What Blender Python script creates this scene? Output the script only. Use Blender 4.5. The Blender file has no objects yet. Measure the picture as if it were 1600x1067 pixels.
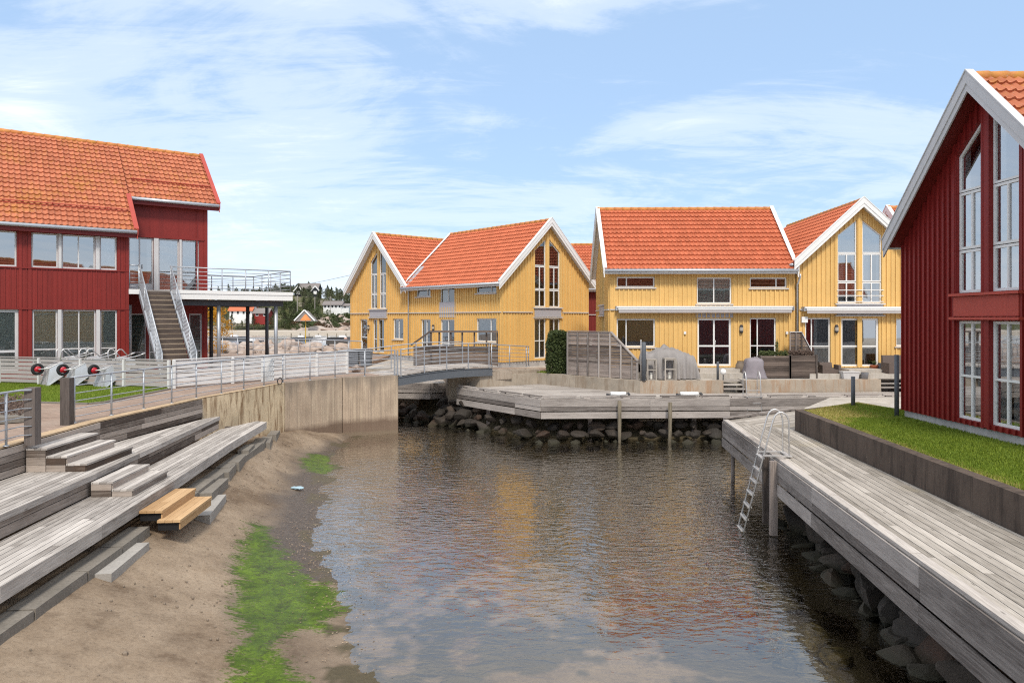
import bpy, math, random
import numpy as np
from mathutils import Vector, Matrix, noise
random.seed(7)
R = math.radians
scene = bpy.context.scene
C = scene.collection
# ------------------------------------------------------------------ camera, sky, sun, exposure
EYE, F, UC, VH = 4.6, 1120.0, 800.0, 497.0
cam = bpy.data.cameras.new('camera'); camo = bpy.data.objects.new('camera', cam); C.objects.link(camo)
camo.location = (0, 0, EYE); camo.rotation_euler = (R(90), 0, 0)
cam.sensor_width = 36; cam.lens = 36 * F / 1600; cam.shift_y = -(533.5 - VH) / 1600
cam.clip_start = .1; cam.clip_end = 6000
scene.camera = camo
SUN_EL, SUN_AZ = 50, 174          # azimuth clockwise from +Y (the view direction)
sd = bpy.data.lights.new('sun', 'SUN'); sd.energy = 2.5; sd.angle = R(10); sd.color = (1, .93, .82)
so = bpy.data.objects.new('sun', sd); C.objects.link(so)
dv = Vector((math.sin(R(SUN_AZ)) * math.cos(R(SUN_EL)), math.cos(R(SUN_AZ)) * math.cos(R(SUN_EL)), math.sin(R(SUN_EL))))
so.rotation_euler = dv.to_track_quat('Z', 'Y').to_euler(); so.location = dv * 60
scene.view_settings.view_transform = 'Standard'; scene.view_settings.look = 'None'
scene.view_settings.exposure = 0.36; scene.view_settings.gamma = 1
scene.cycles.use_denoising = False; scene.cycles.filter_width = 1.15; scene.cycles.sample_clamp_indirect = 4.0
W_ = bpy.data.worlds.new('World'); scene.world = W_; W_.use_nodes = True

class NT:
    """tiny node-tree helper"""
    def __init__(s, tree): s.t = tree; s.n = tree.nodes; s.l = tree.links
    def node(s, typ, ins=None, **kw):
        n = s.n.new(typ)
        for k, v in kw.items(): setattr(n, k, v)
        for k, v in (ins or {}).items(): s.put(n.inputs[k], v)
        return n
    def put(s, sock, v):
        if isinstance(v, bpy.types.NodeSocket): s.l.new(v, sock)
        elif isinstance(v, bpy.types.Node): s.l.new(v.outputs[0], sock)
        else:
            if isinstance(v, (tuple, list)) and len(v) == 3 and sock.type == 'RGBA': v = (*v, 1)
            sock.default_value = v
    def math(s, op, a, b=0.0, c=0.0, clamp=False):
        n = s.node('ShaderNodeMath', {0: a, 1: b, 2: c}, operation=op, use_clamp=clamp); return n.outputs[0]
    def vmath(s, op, a, b=(0, 0, 0)):
        n = s.node('ShaderNodeVectorMath', {0: a, 1: b}, operation=op); return n.outputs[0]
    def noise(s, vec, scale, detail=4, rough=.55, dist=0.0):
        n = s.node('ShaderNodeTexNoise', {'Vector': vec, 'Scale': scale, 'Detail': detail, 'Roughness': rough, 'Distortion': dist}); return n.outputs[0]
    def ramp(s, fac, stops, interp='LINEAR'):
        n = s.node('ShaderNodeValToRGB', {0: fac}); r = n.color_ramp; r.interpolation = interp
        while len(r.elements) < len(stops): r.elements.new(.5)
        for e, (p, c) in zip(r.elements, stops):
            e.position = p; e.color = (*c, 1) if isinstance(c, tuple) else (c, c, c, 1)
        return n.outputs[0]
    def mix(s, fac, a, b, mode='MIX'):
        n = s.node('ShaderNodeMix', data_type='RGBA', blend_type=mode)
        s.put(n.inputs[0], fac); s.put(n.inputs[6], a); s.put(n.inputs[7], b); return n.outputs[2]
    def mapr(s, v, a, b, c, d):
        return s.node('ShaderNodeMapRange', {0: v, 1: a, 2: b, 3: c, 4: d}).outputs[0]

def build_world():
    t = NT(W_.node_tree); t.n.clear()
    out = t.node('ShaderNodeOutputWorld'); bg = t.node('ShaderNodeBackground', {'Strength': .10}); t.put(out.inputs[0], bg)
    sky = t.node('ShaderNodeTexSky', sky_type='NISHITA', sun_disc=False, sun_elevation=R(SUN_EL), sun_rotation=R(SUN_AZ),
                 air_density=1.0, dust_density=.6, ozone_density=1.6)
    d = t.node('ShaderNodeTexCoord').outputs['Generated']
    sp = t.node('ShaderNodeSeparateXYZ', {0: d})
    z = t.math('MAXIMUM', sp.outputs[2], 0.0)
    k = t.math('DIVIDE', 1.0, t.math('ADD', z, .16))
    px = t.math('MULTIPLY', sp.outputs[0], k); py = t.math('MULTIPLY', sp.outputs[1], k)
    v = t.node('ShaderNodeCombineXYZ', {0: t.math('MULTIPLY', px, .8), 1: t.math('MULTIPLY', py, 1.0), 2: 0.0}).outputs[0]
    big = t.noise(t.vmath('ADD', v, (3.1, 1.7, 0.3)), .8, 3, .5, .3)
    n1 = t.noise(t.vmath('ADD', v, (1.3, 5.2, 0)), 1.7, 12, .66, 1.6)
    wis = t.noise(t.vmath('MULTIPLY', v, (1.0, 2.6, 1)), 2.6, 11, .68, 1.2)
    s = t.math('ADD', t.math('ADD', t.math('MULTIPLY', big, .55), t.math('MULTIPLY', n1, .45)), t.math('MULTIPLY', wis, .28))
    hor = t.mapr(z, 0.0, .34, .10, -.03)
    s = t.math('ADD', t.math('ADD', s, hor), t.mapr(z, .36, .52, 0.0, .60))
    ty = t.math('MAXIMUM', sp.outputs[1], .02); tx = t.math('DIVIDE', sp.outputs[0], ty); tz = t.math('DIVIDE', sp.outputs[2], ty); acc = None
    for u, vv, su, sv, a in ((1060, 180, 130, 60, .11), (870, 20, 90, 50, .11), (20, 165, 90, 55, .15), (500, 215, 110, 45, .08), (420, 320, 330, 85, .10), (740, 165, 70, 80, .07), (900, 315, 70, 40, .08), (1320, 180, 130, 30, .05)):
        gx_ = t.math('POWER', t.math('DIVIDE', t.math('SUBTRACT', tx, (u - UC) / F), su / F), 2.0); gz_ = t.math('POWER', t.math('DIVIDE', t.math('SUBTRACT', tz, (VH - vv) / F), sv / F), 2.0)
        e_ = t.math('MULTIPLY', t.math('EXPONENT', t.math('MULTIPLY', t.math('ADD', gx_, gz_), -1.0)), a); acc = e_ if acc is None else t.math('ADD', acc, e_)
    s = t.math('ADD', t.math('SUBTRACT', s, .05), t.math('MULTIPLY', acc, t.math('GREATER_THAN', sp.outputs[1], 0.0)))
    cl = t.ramp(s, [(.55, 0.0), (.70, .30), (.95, .85)], 'EASE')
    pale = t.mix(t.mapr(z, 0, .6, .62, .60), sky.outputs[0], (4.7, 6.7, 9.6))     # thin high veil in front of the blue
    col = t.mix(cl, pale, (9.6, 9.9, 10.3))
    low = t.mapr(z, 0.0, .12, .7, 0.0)
    col = t.mix(low, col, (8.3, 9.0, 10.1))
    t.put(bg.inputs[0], col)
build_world()

# ------------------------------------------------------------------ pixel of the photograph -> point of the place
def at(u, v, z):
    Y = (EYE - z) * F / (v - VH); return Vector(((u - UC) / F * Y, Y, z))
def far(u, Y, z=0.0): return Vector(((u - UC) / F * Y, Y, z))
def zof(v, Y): return EYE + (VH - v) / F * Y

# ------------------------------------------------------------------ scene-graph helpers
def tag(o, label=None, cat=None, group=None, kind=None):
    if label: o['label'] = label
    if cat: o['category'] = cat
    if group: o['group'] = group
    if kind: o['kind'] = kind
    return o
def thing(name, label, cat, loc=(0, 0, 0), rz=0.0, group=None):
    o = bpy.data.objects.new(name, None); C.objects.link(o); o.empty_display_size = .2
    o.location = loc; o.rotation_euler = (0, 0, rz); return tag(o, label, cat, group)
def dup(root, loc=None, rot=None, label=None, scale=None):
    r = root.copy(); C.objects.link(r)
    if loc is not None: r.location = loc
    if rot is not None: r.rotation_euler = rot
    if scale is not None: r.scale = scale
    if label: r['label'] = label
    for ch in root.children:
        c = ch.copy(); C.objects.link(c); c.parent = r
        for g in ch.children:
            d = g.copy(); C.objects.link(d); d.parent = c
    return r

class MB:
    """collects faces, builds ONE mesh object; every face carries a random number (rnd) and metric UVs running along its longest edge"""
    def __init__(s): s.v = []; s.f = []; s.r = []
    def face(s, pts, rnd=None):
        i = len(s.v); s.v += [tuple(p) for p in pts]; s.f.append(tuple(range(i, i + len(pts)))); s.r.append(random.random() if rnd is None else rnd)
    def hexa(s, p, rnd=None):
        if rnd is None: rnd = random.random()
        for q in ((3, 2, 1, 0), (4, 5, 6, 7), (0, 1, 5, 4), (1, 2, 6, 5), (2, 3, 7, 6), (3, 0, 4, 7)): s.face([p[k] for k in q], rnd)
    def box(s, a, b, rnd=None):
        (x0, y0, z0), (x1, y1, z1) = a, b
        s.hexa([(x0, y0, z0), (x1, y0, z0), (x1, y1, z0), (x0, y1, z0), (x0, y0, z1), (x1, y0, z1), (x1, y1, z1), (x0, y1, z1)], rnd)
    def prism(s, poly, vec, rnd=None):
        if rnd is None: rnd = random.random()
        p = [Vector(q) for q in poly]; vec = Vector(vec); n = len(p)
        s.face(p[::-1], rnd); s.face([q + vec for q in p], rnd)
        for k in range(n): s.face([p[k], p[(k + 1) % n], p[(k + 1) % n] + vec, p[k] + vec], rnd)
    def bar(s, p, q, w, h, up=(0, 0, 1), rnd=None):
        p, q = Vector(p), Vector(q); d = (q - p).normalized(); up = Vector(up)
        if abs(d.dot(up)) > .98: up = Vector((0, 1, 0)) if abs(d.y) < .9 else Vector((1, 0, 0))
        a = d.cross(up).normalized() * (w / 2); b = a.cross(d).normalized() * (h / 2)
        s.hexa([p - a - b, p + a - b, p + a + b, p - a + b, q - a - b, q + a - b, q + a + b, q - a + b], rnd)
    def tube(s, pts, r, n=8, caps=True, rnd=None):
        pts = [Vector(p) for p in pts]; rr = r if isinstance(r, (list, tuple)) else [r] * len(pts)
        if rnd is None: rnd = random.random()
        rings = []; pa = None
        for i, p in enumerate(pts):
            d = (pts[min(i + 1, len(pts) - 1)] - pts[max(i - 1, 0)]).normalized()
            if pa is None: pa = d.orthogonal().normalized()
            pa = (pa - d * pa.dot(d)).normalized(); pb = d.cross(pa)
            rings.append([p + (pa * math.cos(2 * math.pi * k / n) + pb * math.sin(2 * math.pi * k / n)) * rr[i] for k in range(n)])
        base = len(s.v)
        for g in rings: s.v += [tuple(q) for q in g]
        for i in range(len(pts) - 1):
            for k in range(n):
                s.f.append((base + i * n + k, base + i * n + (k + 1) % n, base + (i + 1) * n + (k + 1) % n, base + (i + 1) * n + k)); s.r.append(rnd)
        if caps:
            s.f.append(tuple(base + k for k in range(n))[::-1]); s.r.append(rnd)
            s.f.append(tuple(base + (len(pts) - 1) * n + k for k in range(n))); s.r.append(rnd)
    def lathe(s, prof, c=(0, 0, 0), n=16, rnd=.5):
        s.tube([(c[0], c[1], c[2] + z) for r, z in prof], [max(r, .002) for r, z in prof], n, rnd=rnd)
    def build(s, name, mat, parent=None, world=False, smooth=False):
        V = np.array(s.v, dtype=np.float32).reshape(-1, 3)
        if world and parent is not None: V = V - np.array(parent.matrix_basis.translation if False else parent.location, dtype=np.float32)
        me = bpy.data.meshes.new(name); me.from_pydata([tuple(map(float, q)) for q in V], [], s.f)
        a = me.attributes.new('rnd', 'FLOAT', 'FACE'); a.data.foreach_set('value', np.array(s.r, dtype=np.float32))
        uv = me.uv_layers.new(name='UVMap'); co = np.empty(len(me.loops) * 2, dtype=np.float32); k = 0
        for f, r in zip(s.f, s.r):
            P = V[list(f)]
            if len(f) == 4: e = P[[1, 2]] - P[[0, 1]]
            else: e = np.roll(P, -1, 0) - P
            L = np.einsum('ij,ij->i', e, e); u = e[int(np.argmax(L))]; u = u / (math.sqrt(float(L.max())) + 1e-9)
            nrm = np.cross(P[1] - P[0], P[2] - P[0]); nrm = nrm / (np.linalg.norm(nrm) + 1e-9); w = np.cross(nrm, u)
            uu = P @ u + r * 37.0; vv = P @ w + r * 11.0
            m = len(f); co[k:k + 2 * m:2] = uu; co[k + 1:k + 2 * m:2] = vv; k += 2 * m
        uv.data.foreach_set('uv', co)
        if smooth: me.polygons.foreach_set('use_smooth', [True] * len(me.polygons))
        if isinstance(mat, str): mat = M[mat]
        me.materials.append(mat); me.update()
        o = bpy.data.objects.new(name, me); C.objects.link(o)
        if parent is not None: o.parent = parent
        return o

# ------------------------------------------------------------------ materials
M = {}
def mat(name):
    m = bpy.data.materials.new(name); m.use_nodes = True; t = NT(m.node_tree); t.n.clear()
    out = t.node('ShaderNodeOutputMaterial'); b = t.node('ShaderNodeBsdfPrincipled'); t.put(out.inputs[0], b)
    M[name] = m; t.b = b; t.out = out
    t.obj = t.node('ShaderNodeTexCoord').outputs['Object']
    t.pos = t.node('ShaderNodeNewGeometry').outputs['Position']
    return t
def fin(t, col, rough=.6, bump=None, bs=.3, bd=.01, spec=.4, metal=0.0):
    t.put(t.b.inputs['Base Color'], col); t.put(t.b.inputs['Roughness'], rough)
    t.b.inputs['Specular IOR Level'].default_value = spec; t.b.inputs['Metallic'].default_value = metal
    if bump is not None:
        n = t.node('ShaderNodeBump', {'Strength': bs, 'Distance': bd, 'Height': bump}); t.put(t.b.inputs['Normal'], n)
def rndn(t): return t.node('ShaderNodeAttribute', attribute_name='rnd').outputs['Fac']
def uvn(t): return t.node('ShaderNodeUVMap', uv_map='UVMap').outputs[0]

def paint(name, c, var=.16, rough=.55):
    t = mat(name); n = t.noise(t.pos, 2.3, 6, .6); s = t.noise(t.vmath('MULTIPLY', t.pos, (14, 14, .9)), 1.0, 5, .6)
    r = rndn(t)
    f = t.math('ADD', t.math('ADD', t.math('MULTIPLY', n, .5), t.math('MULTIPLY', s, .35)), t.math('MULTIPLY', r, .25))
    col = t.mix(t.mapr(f, .3, .85, 0, 1), tuple(x * (1 - var) for x in c), tuple(min(1, x * (1 + var)) for x in c))
    fin(t, col, rough, s, .25, .004)
paint('red_left', (.205, .017, .012)); paint('red_right', (.205, .013, .010)); paint('red_trim', (.40, .06, .04))
paint('red_dark', (.16, .014, .012))
paint('yellow', (.70, .44, .150), .12); paint('white', (.74, .73, .71), .06); paint('white_fence', (.66, .65, .64), .12)
paint('house_grey', (.12, .12, .125), .1); paint('panel_grey', (.40, .38, .40), .05); paint('greywhite', (.55, .54, .54), .10); paint('cream', (.72, .70, .64), .06)
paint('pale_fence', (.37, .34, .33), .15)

def wood(name, dark, light, rv=.35, warm=None, knots=True):
    t = mat(name); uv = uvn(t); r = rndn(t)
    g = t.noise(t.vmath('MULTIPLY', uv, (2.2, 42, 1)), 1.0, 7, .68, .6)
    g2 = t.noise(t.vmath('MULTIPLY', uv, (.45, 5, 1)), 1.0, 4, .6, .5)
    bl = t.noise(t.pos, .9, 5, .65)
    f = t.math('ADD', t.math('MULTIPLY', g, .62), t.math('ADD', t.math('MULTIPLY', g2, .26), t.math('MULTIPLY', bl, .22)))
    f = t.math('ADD', f, t.math('MULTIPLY', t.math('SUBTRACT', r, .5), rv))
    col = t.mix(t.mapr(f, .34, .74, 0, 1), dark, light)
    if warm:
        w = t.noise(t.pos, .55, 4, .6); col = t.mix(t.mapr(w, .55, .75, 0, .55), col, warm)
    if knots:
        vo = t.node('ShaderNodeTexVoronoi', {'Vector': t.vmath('MULTIPLY', uv, (1.6, 7, 1)), 'Scale': 1.0, 'Randomness': 1.0}).outputs['Distance']
        col = t.mix(t.mapr(vo, .04, .11, .65, 0), col, tuple(x * .45 for x in dark))
    fin(t, col, .78, g, .45, .004, .25)
wood('deck_wood', (.145, .122, .108), (.555, .505, .46), .20)
wood('deck_olive', (.145, .125, .102), (.535, .485, .43), .20, warm=(.33, .27, .15))
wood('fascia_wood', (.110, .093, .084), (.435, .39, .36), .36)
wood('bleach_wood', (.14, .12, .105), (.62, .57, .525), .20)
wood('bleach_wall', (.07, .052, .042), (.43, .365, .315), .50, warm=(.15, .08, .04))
wood('old_wood', (.055, .043, .037), (.33, .275, .245), .36)
wood('brown_wood', (.055, .042, .036), (.20, .155, .13), .35)
wood('new_wood', (.33, .19, .085), (.58, .385, .21), .25)
wood('post_wood', (.06, .048, .042), (.18, .15, .135), .3)
wood('step_wood', (.15, .115, .085), (.34, .27, .20), .3)
wood('pile_wood', (.10, .085, .06), (.36, .30, .22), .3)

def concrete(name, c, stain=None, amt=.6, speck=.25, vert=True):
    t = mat(name); n = t.noise(t.pos, 1.3, 7, .65); f = t.noise(t.pos, 26, 4, .6)
    v = t.noise(t.vmath('MULTIPLY', t.pos, (5.0, 5.0, .8)), 1.0, 7, .68, .5)
    col = t.mix(t.mapr(n, .3, .7, 0, 1), tuple(x * .78 for x in c), tuple(x * 1.18 for x in c))
    col = t.mix(t.mapr(f, .35, .7, 0, speck), col, tuple(x * .55 for x in c))
    if stain is not None: col = t.mix(t.math('MULTIPLY', t.mapr(v, .47, .62, 0, 1), amt), col, stain)
    fin(t, col, .85, t.math('ADD', f, t.math('MULTIPLY', n, .8)), .35, .006, .25); return t
concrete('conc', (.36, .30, .24), (.17, .125, .09), .55)
concrete('conc_rust', (.68, .54, .36), (.19, .10, .045), .9)
concrete('conc_dark', (.115, .086, .068), (.030, .023, .020), .6)
concrete('conc_terrace', (.38, .325, .26), (.22, .16, .11), .6)
concrete('conc_rusty', (.40, .335, .265), (.30, .14, .05), .5)
concrete('plinth', (.46, .435, .42), (.30, .28, .27), .5)
concrete('granite', (.24, .215, .185), None, 0, .6)
concrete('granite_new', (.40, .375, .345), None, 0, .5)
concrete('coping', (.52, .38, .24), (.33, .22, .13), .5)
concrete('pave', (.46, .42, .375), (.30, .26, .2), .4)
concrete('far_rock', (.43, .35, .29), (.22, .17, .14), .45)
# quay wall: a tide line of dark growth low on the concrete
t = mat('conc_tide'); n = t.noise(t.pos, 1.3, 7, .65); f = t.noise(t.pos, 26, 4, .6)
v = t.noise(t.vmath('MULTIPLY', t.pos, (6, 6, .35)), 1.0, 5, .6); fine = t.noise(t.vmath('MULTIPLY', t.pos, (26, 26, .3)), 1.0, 2, .5)
col = t.mix(t.mapr(n, .3, .7, 0, 1), (.36, .275, .20), (.54, .42, .31))
col = t.mix(t.mapr(v, .5, .64, 0, .65), col, (.58, .47, .34)); col = t.mix(t.mapr(fine, .5, .62, 0, .40), col, (.18, .14, .11))
col = t.mix(t.mapr(f, .35, .7, 0, .3), col, (.17, .14, .11))
zz = t.math('ADD', t.node('ShaderNodeSeparateXYZ', {0: t.pos}).outputs[2], t.math('MULTIPLY', t.math('SUBTRACT', n, .5), .25))
col = t.mix(t.mapr(zz, .50, .72, .85, 0), col, (.13, .085, .06)); col = t.mix(t.mapr(zz, .10, .20, .8, 0), col, (.19, .145, .10))
top = t.noise(t.vmath('MULTIPLY', t.pos, (2.2, 2.2, .2)), 1.0, 4, .6); tt = t.math('ADD', zz, t.math('MULTIPLY', t.math('SUBTRACT', top, .5), 2.2))
col = t.mix(t.mapr(tt, 1.8, 2.3, 0, .65), col, (.17, .14, .115))
fin(t, col, .85, t.math('ADD', f, n), .3, .006, .25)

def tiles_mat(name, a, b, lichen=0.0):
    t = mat(name); r = rndn(t); n = t.noise(t.pos, .8, 5, .6); f = t.noise(t.pos, 9, 4, .65)
    st = t.noise(t.vmath('MULTIPLY', t.pos, (3, 3, .35)), 1.0, 4, .6); k = t.math('ADD', t.math('MULTIPLY', r, .40), t.math('MULTIPLY', t.math('ADD', n, st), .42))
    col = t.mix(t.mapr(k, .2, .85, 0, 1), a, b)
    col = t.mix(t.mapr(f, .55, .75, 0, .35), col, tuple(x * .5 for x in a))
    if lichen:
        l = t.noise(t.pos, 5.0, 6, .7); g = t.noise(t.pos, .45, 3, .5)
        m = t.math('ADD', l, t.math('MULTIPLY', t.math('SUBTRACT', g, .5), .8))
        col = t.mix(t.mapr(m, .50, .68, 0, lichen), col, (.44, .21, .035))
        p = t.noise(t.pos, 14, 3, .6); col = t.mix(t.mapr(p, .62, .72, 0, .5), col, (.50, .36, .28))
    fin(t, col, .7, f, .3, .004, .3)
tiles_mat('tiles', (.37, .098, .043), (.52, .145, .068)); tiles_mat('tiles_old', (.32, .095, .046), (.50, .17, .088), .5)
tiles_mat('tiles_ridge', (.44, .15, .045), (.56, .24, .07), .9)

def simple(name, c, rough=.5, metal=0.0, nv=.12, sc=6, spec=.4):
    t = mat(name); n = t.noise(t.pos, sc, 5, .6)
    fin(t, t.mix(n, tuple(x * (1 - nv) for x in c), tuple(x * (1 + nv) for x in c)), rough, n, .15, .004, spec, metal)
simple('galv', (.42, .44, .47), .48, .55); simple('steel_dark', (.075, .077, .083), .55, .15); simple('steel_blue', (.105, .115, .13), .55, .1)
simple('alu', (.62, .61, .60), .38, .6); simple('gutter', (.50, .52, .55), .4, .5); simple('black', (.016, .016, .018), .5)
simple('rubber', (.02, .02, .022), .75); simple('hub_red', (.45, .015, .03), .4); simple('tarp', (.255, .235, .225), .75, 0, .2, 3)
simple('tarp_violet', (.24, .215, .235), .7, 0, .2, 4); simple('wicker', (.115, .085, .072), .7, 0, .35, 40); simple('terracotta', (.42, .13, .06), .7)
simple('clay', (.20, .155, .115), .7); simple('pot_grey', (.15, .15, .155), .6); simple('plastic_grey', (.33, .35, .38), .5)
simple('ball_white', (.80, .79, .77), .35); simple('glove', (.34, .47, .54), .7); simple('bike_black', (.02, .02, .022), .4)
simple('pebble', (.21, .165, .125), .8, 0, .4, 9); simple('breakwater_gap_shade', (.09, .07, .055), .95, 0, .3, 2); simple('orange_cloth', (.60, .22, .07), .8); simple('pole_yellow', (.55, .37, .05), .6); simple('lamp_dark', (.05, .05, .055), .5, .3)
simple('lamp_glass', (.40, .36, .30), .3); simple('dark_wall', (.02, .022, .026), .8); simple('grey_roof', (.20, .175, .165), .8)
simple('bark', (.09, .07, .055), .9, 0, .3, 12); simple('birch_bark', (.30, .27, .24), .8, 0, .5, 10)
simple('interior', (.075, .068, .062), .9); simple('inner_floor', (.16, .13, .10), .7); simple('cone_pink', (.55, .36, .30), .7)
simple('bench_dark', (.04, .035, .033), .7); simple('interior_lamp', (.5, .12, .03), .5)

def cloth(name, c):
    t = mat(name); n = t.noise(t.vmath('MULTIPLY', t.pos, (9, 9, .6)), 1.0, 4, .6)
    fin(t, t.mix(n, tuple(x * .72 for x in c), c), .85, n, .3, .01, .1)
cloth('curtain', (.60, .59, .57)); cloth('curtain_green', (.26, .31, .27)); cloth('curtain_dark', (.13, .115, .125)); cloth('blind', (.62, .63, .56))

def glass(name, tint, base, k=1.6):
    t = mat(name); t.n.remove(t.b)
    fr = t.node('ShaderNodeFresnel', {'IOR': 1.52}); n = t.noise(t.pos, .9, 2, .5); bmp = t.node('ShaderNodeBump', {'Strength': .06, 'Distance': .02, 'Height': n})
    fac = t.math('ADD', t.math('MULTIPLY', fr, k), base, clamp=True)
    tr = t.node('ShaderNodeBsdfTransparent', {'Color': (*tint, 1)}); gl = t.node('ShaderNodeBsdfGlossy', {'Color': (1, 1, 1, 1), 'Roughness': .015, 'Normal': bmp})
    t.put(t.out.inputs[0], t.node('ShaderNodeMixShader', {0: fac, 1: tr, 2: gl}))
glass('glass', (.72, .76, .76), .10); glass('glass_bright', (.80, .83, .84), .34, 1.8)

def leafmat(name, a, b, trans=.25):
    t = mat(name); r = rndn(t); n = t.noise(t.pos, 1.1, 4, .6)
    f = t.math('ADD', t.math('MULTIPLY', r, .6), t.math('MULTIPLY', n, .5))
    fin(t, t.mix(t.mapr(f, .2, .9, 0, 1), a, b), .6, None, spec=.25)
    tl = t.node('ShaderNodeBsdfTranslucent', {'Color': t.mix(r, a, b)})
    t.put(t.out.inputs[0], t.node('ShaderNodeMixShader', {0: trans, 1: t.b.outputs[0], 2: tl.outputs[0]}))
leafmat('pine', (.04, .055, .026), (.125, .135, .06)); leafmat('bushgreen', (.04, .06, .022), (.11, .13, .05)); leafmat('hedge', (.022, .038, .014), (.095, .12, .04))
leafmat('birch_gold', (.42, .19, .012), (.68, .36, .03), .35); leafmat('plant', (.05, .075, .025), (.13, .15, .06)); leafmat('heather', (.10, .07, .06), (.20, .14, .11))
leafmat('rustbush', (.09, .05, .03), (.17, .10, .055))
leafmat('grass_blade', (.10, .155, .014), (.26, .33, .04), .3); leafmat('grass_dry', (.24, .21, .05), (.38, .33, .10), .3)
leafmat('litter', (.16, .09, .045), (.50, .39, .27), .2)

def grassmat(name, dry):
    t = mat(name); n = t.noise(t.pos, .8, 5, .6); f = t.noise(t.pos, 30, 4, .7)
    col = t.mix(f, (.05, .085, .008), (.15, .215, .022)); col = t.mix(t.mapr(n, .5, .75, 0, .55), col, (.21, .20, .045))
    if dry:
        y = t.node('ShaderNodeAttribute', attribute_name='dry').outputs['Fac']; col = t.mix(y, col, (.33, .27, .085))
    fin(t, col, .9, f, .8, .03, .1)
grassmat('lawn', True); grassmat('hillgrass', False)

# brick paving
t = mat('brick'); bt = t.node('ShaderNodeTexBrick', {'Vector': t.vmath('MULTIPLY', t.pos, (1, 1, 1)), 'Color1': (.36, .25, .19, 1), 'Color2': (.25, .175, .135, 1), 'Mortar': (.17, .13, .105, 1), 'Scale': 1.0, 'Mortar Size': .007, 'Brick Width': .21, 'Row Height': .105, 'Bias': 0.0})
n = t.noise(t.pos, 1.1, 5, .6); f = t.noise(t.pos, 24, 4, .6)
col = t.mix(t.mapr(n, .35, .7, 0, .55), bt.outputs[0], (.40, .32, .26)); col = t.mix(t.mapr(f, .4, .7, 0, .3), col, (.16, .11, .085))
fin(t, col, .85, t.math('SUBTRACT', f, t.math('MULTIPLY', bt.outputs[1], 2.0)), .4, .006, .25)

# beach and seabed: masks stored per vertex (dry sand / wet mud / algae / weed, also painted shade by the near deck)
t = mat('sand'); n = t.noise(t.pos, .55, 6, .62); m = t.noise(t.pos, 2.6, 7, .7); f = t.noise(t.pos, 17, 6, .72); g = t.noise(t.pos, 85, 3, .7)
wet = t.node('ShaderNodeAttribute', attribute_name='wet').outputs['Fac']; alg = t.node('ShaderNodeAttribute', attribute_name='algae').outputs['Fac']; weed = t.node('ShaderNodeAttribute', attribute_name='weed').outputs['Fac']
dry = t.mix(t.mapr(t.math('ADD', t.math('MULTIPLY', n, .6), t.math('MULTIPLY', m, .4)), .40, .60, 0, 1), (.150, .104, .068), (.415, .325, .238)); dry = t.mix(t.mapr(m, .42, .7, 0, .7), dry, (.20, .14, .09))
dry = t.mix(t.mapr(f, .5, .72, 0, .55), dry, (.105, .072, .048)); dry = t.mix(t.mapr(f, .30, .44, .35, 0), dry, (.37, .30, .23)); dry = t.mix(t.mapr(g, .3, .5, .25, 0), dry, (.10, .075, .055))
mud = t.mix(t.mapr(f, .35, .65, 0, 1), (.052, .040, .032), (.125, .098, .080))
ag = t.mix(t.mapr(m, .35, .65, 0, 1), (.035, .068, .005), (.125, .205, .009)); ag = t.mix(t.mapr(f, .42, .7, 0, .75), ag, (.035, .062, .008)); ag = t.mix(t.mapr(t.noise(t.pos, 6.5, 5, .75, .8), .50, .66, 0, .85), ag, (.030, .036, .010)); ag = t.mix(t.mapr(g, .62, .75, 0, .4), ag, (.26, .33, .06))
wd = t.mix(f, (.050, .041, .024), (.13, .105, .062))
col = t.mix(wet, dry, mud); col = t.mix(weed, col, wd)
st = t.noise(t.vmath('MULTIPLY', t.pos, (3.2, 9, 1)), 1.0, 6, .7, 1.2); am = t.mapr(t.math('ADD', alg, t.math('ADD', t.math('MULTIPLY', t.math('SUBTRACT', f, .5), .9), t.math('MULTIPLY', t.math('SUBTRACT', st, .5), 1.5))), .40, .60, 0, .97)
col = t.mix(am, col, ag)
hgt = t.math('ADD', t.math('MULTIPLY', m, 2.0), t.math('ADD', f, t.math('MULTIPLY', g, .35)))
fin(t, col, t.mapr(wet, 0, 1, .95, .40), hgt, .65, .032, .3)

# water: clear, rippled, reflecting
t = mat('water'); t.n.remove(t.b)
p = t.pos
rip = t.noise(t.vmath('MULTIPLY', p, (1.0, 1.8, 1)), 3.3, 3, .5, .5); rip2 = t.noise(t.vmath('MULTIPLY', p, (1.0, 1.6, 1)), 7.5, 2, .5, .3); big = t.noise(p, .7, 2, .5)
calm = t.noise(t.vmath('ADD', p, (4.4, 1.2, 0)), .16, 3, .5)
sy = t.node('ShaderNodeSeparateXYZ', {0: p}).outputs[1]
cm = t.math('MULTIPLY', t.mapr(calm, .36, .60, .35, 1.0), t.mapr(sy, 8.5, 14.0, .15, 1.0))
h = t.math('ADD', t.math('ADD', rip, t.math('MULTIPLY', rip2, .16)), t.math('MULTIPLY', big, .35))
bm = t.node('ShaderNodeBump', {'Strength': 1.0, 'Distance': .036, 'Height': t.math('MULTIPLY', h, cm)})
fr = t.node('ShaderNodeFresnel', {'IOR': 1.36, 'Normal': bm})
tr = t.node('ShaderNodeBsdfTransparent', {'Color': (.90, .86, .76, 1)}); gl = t.node('ShaderNodeBsdfGlossy', {'Color': (1, 1, 1, 1), 'Roughness': .01, 'Normal': bm})
t.put(t.out.inputs[0], t.node('ShaderNodeMixShader', {0: t.math('ADD', t.math('MULTIPLY', fr, 2.1), .015, clamp=True), 1: tr, 2: gl}))
t = mat('sea_bottom'); fin(t, (.035, .04, .034), .9)
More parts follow.
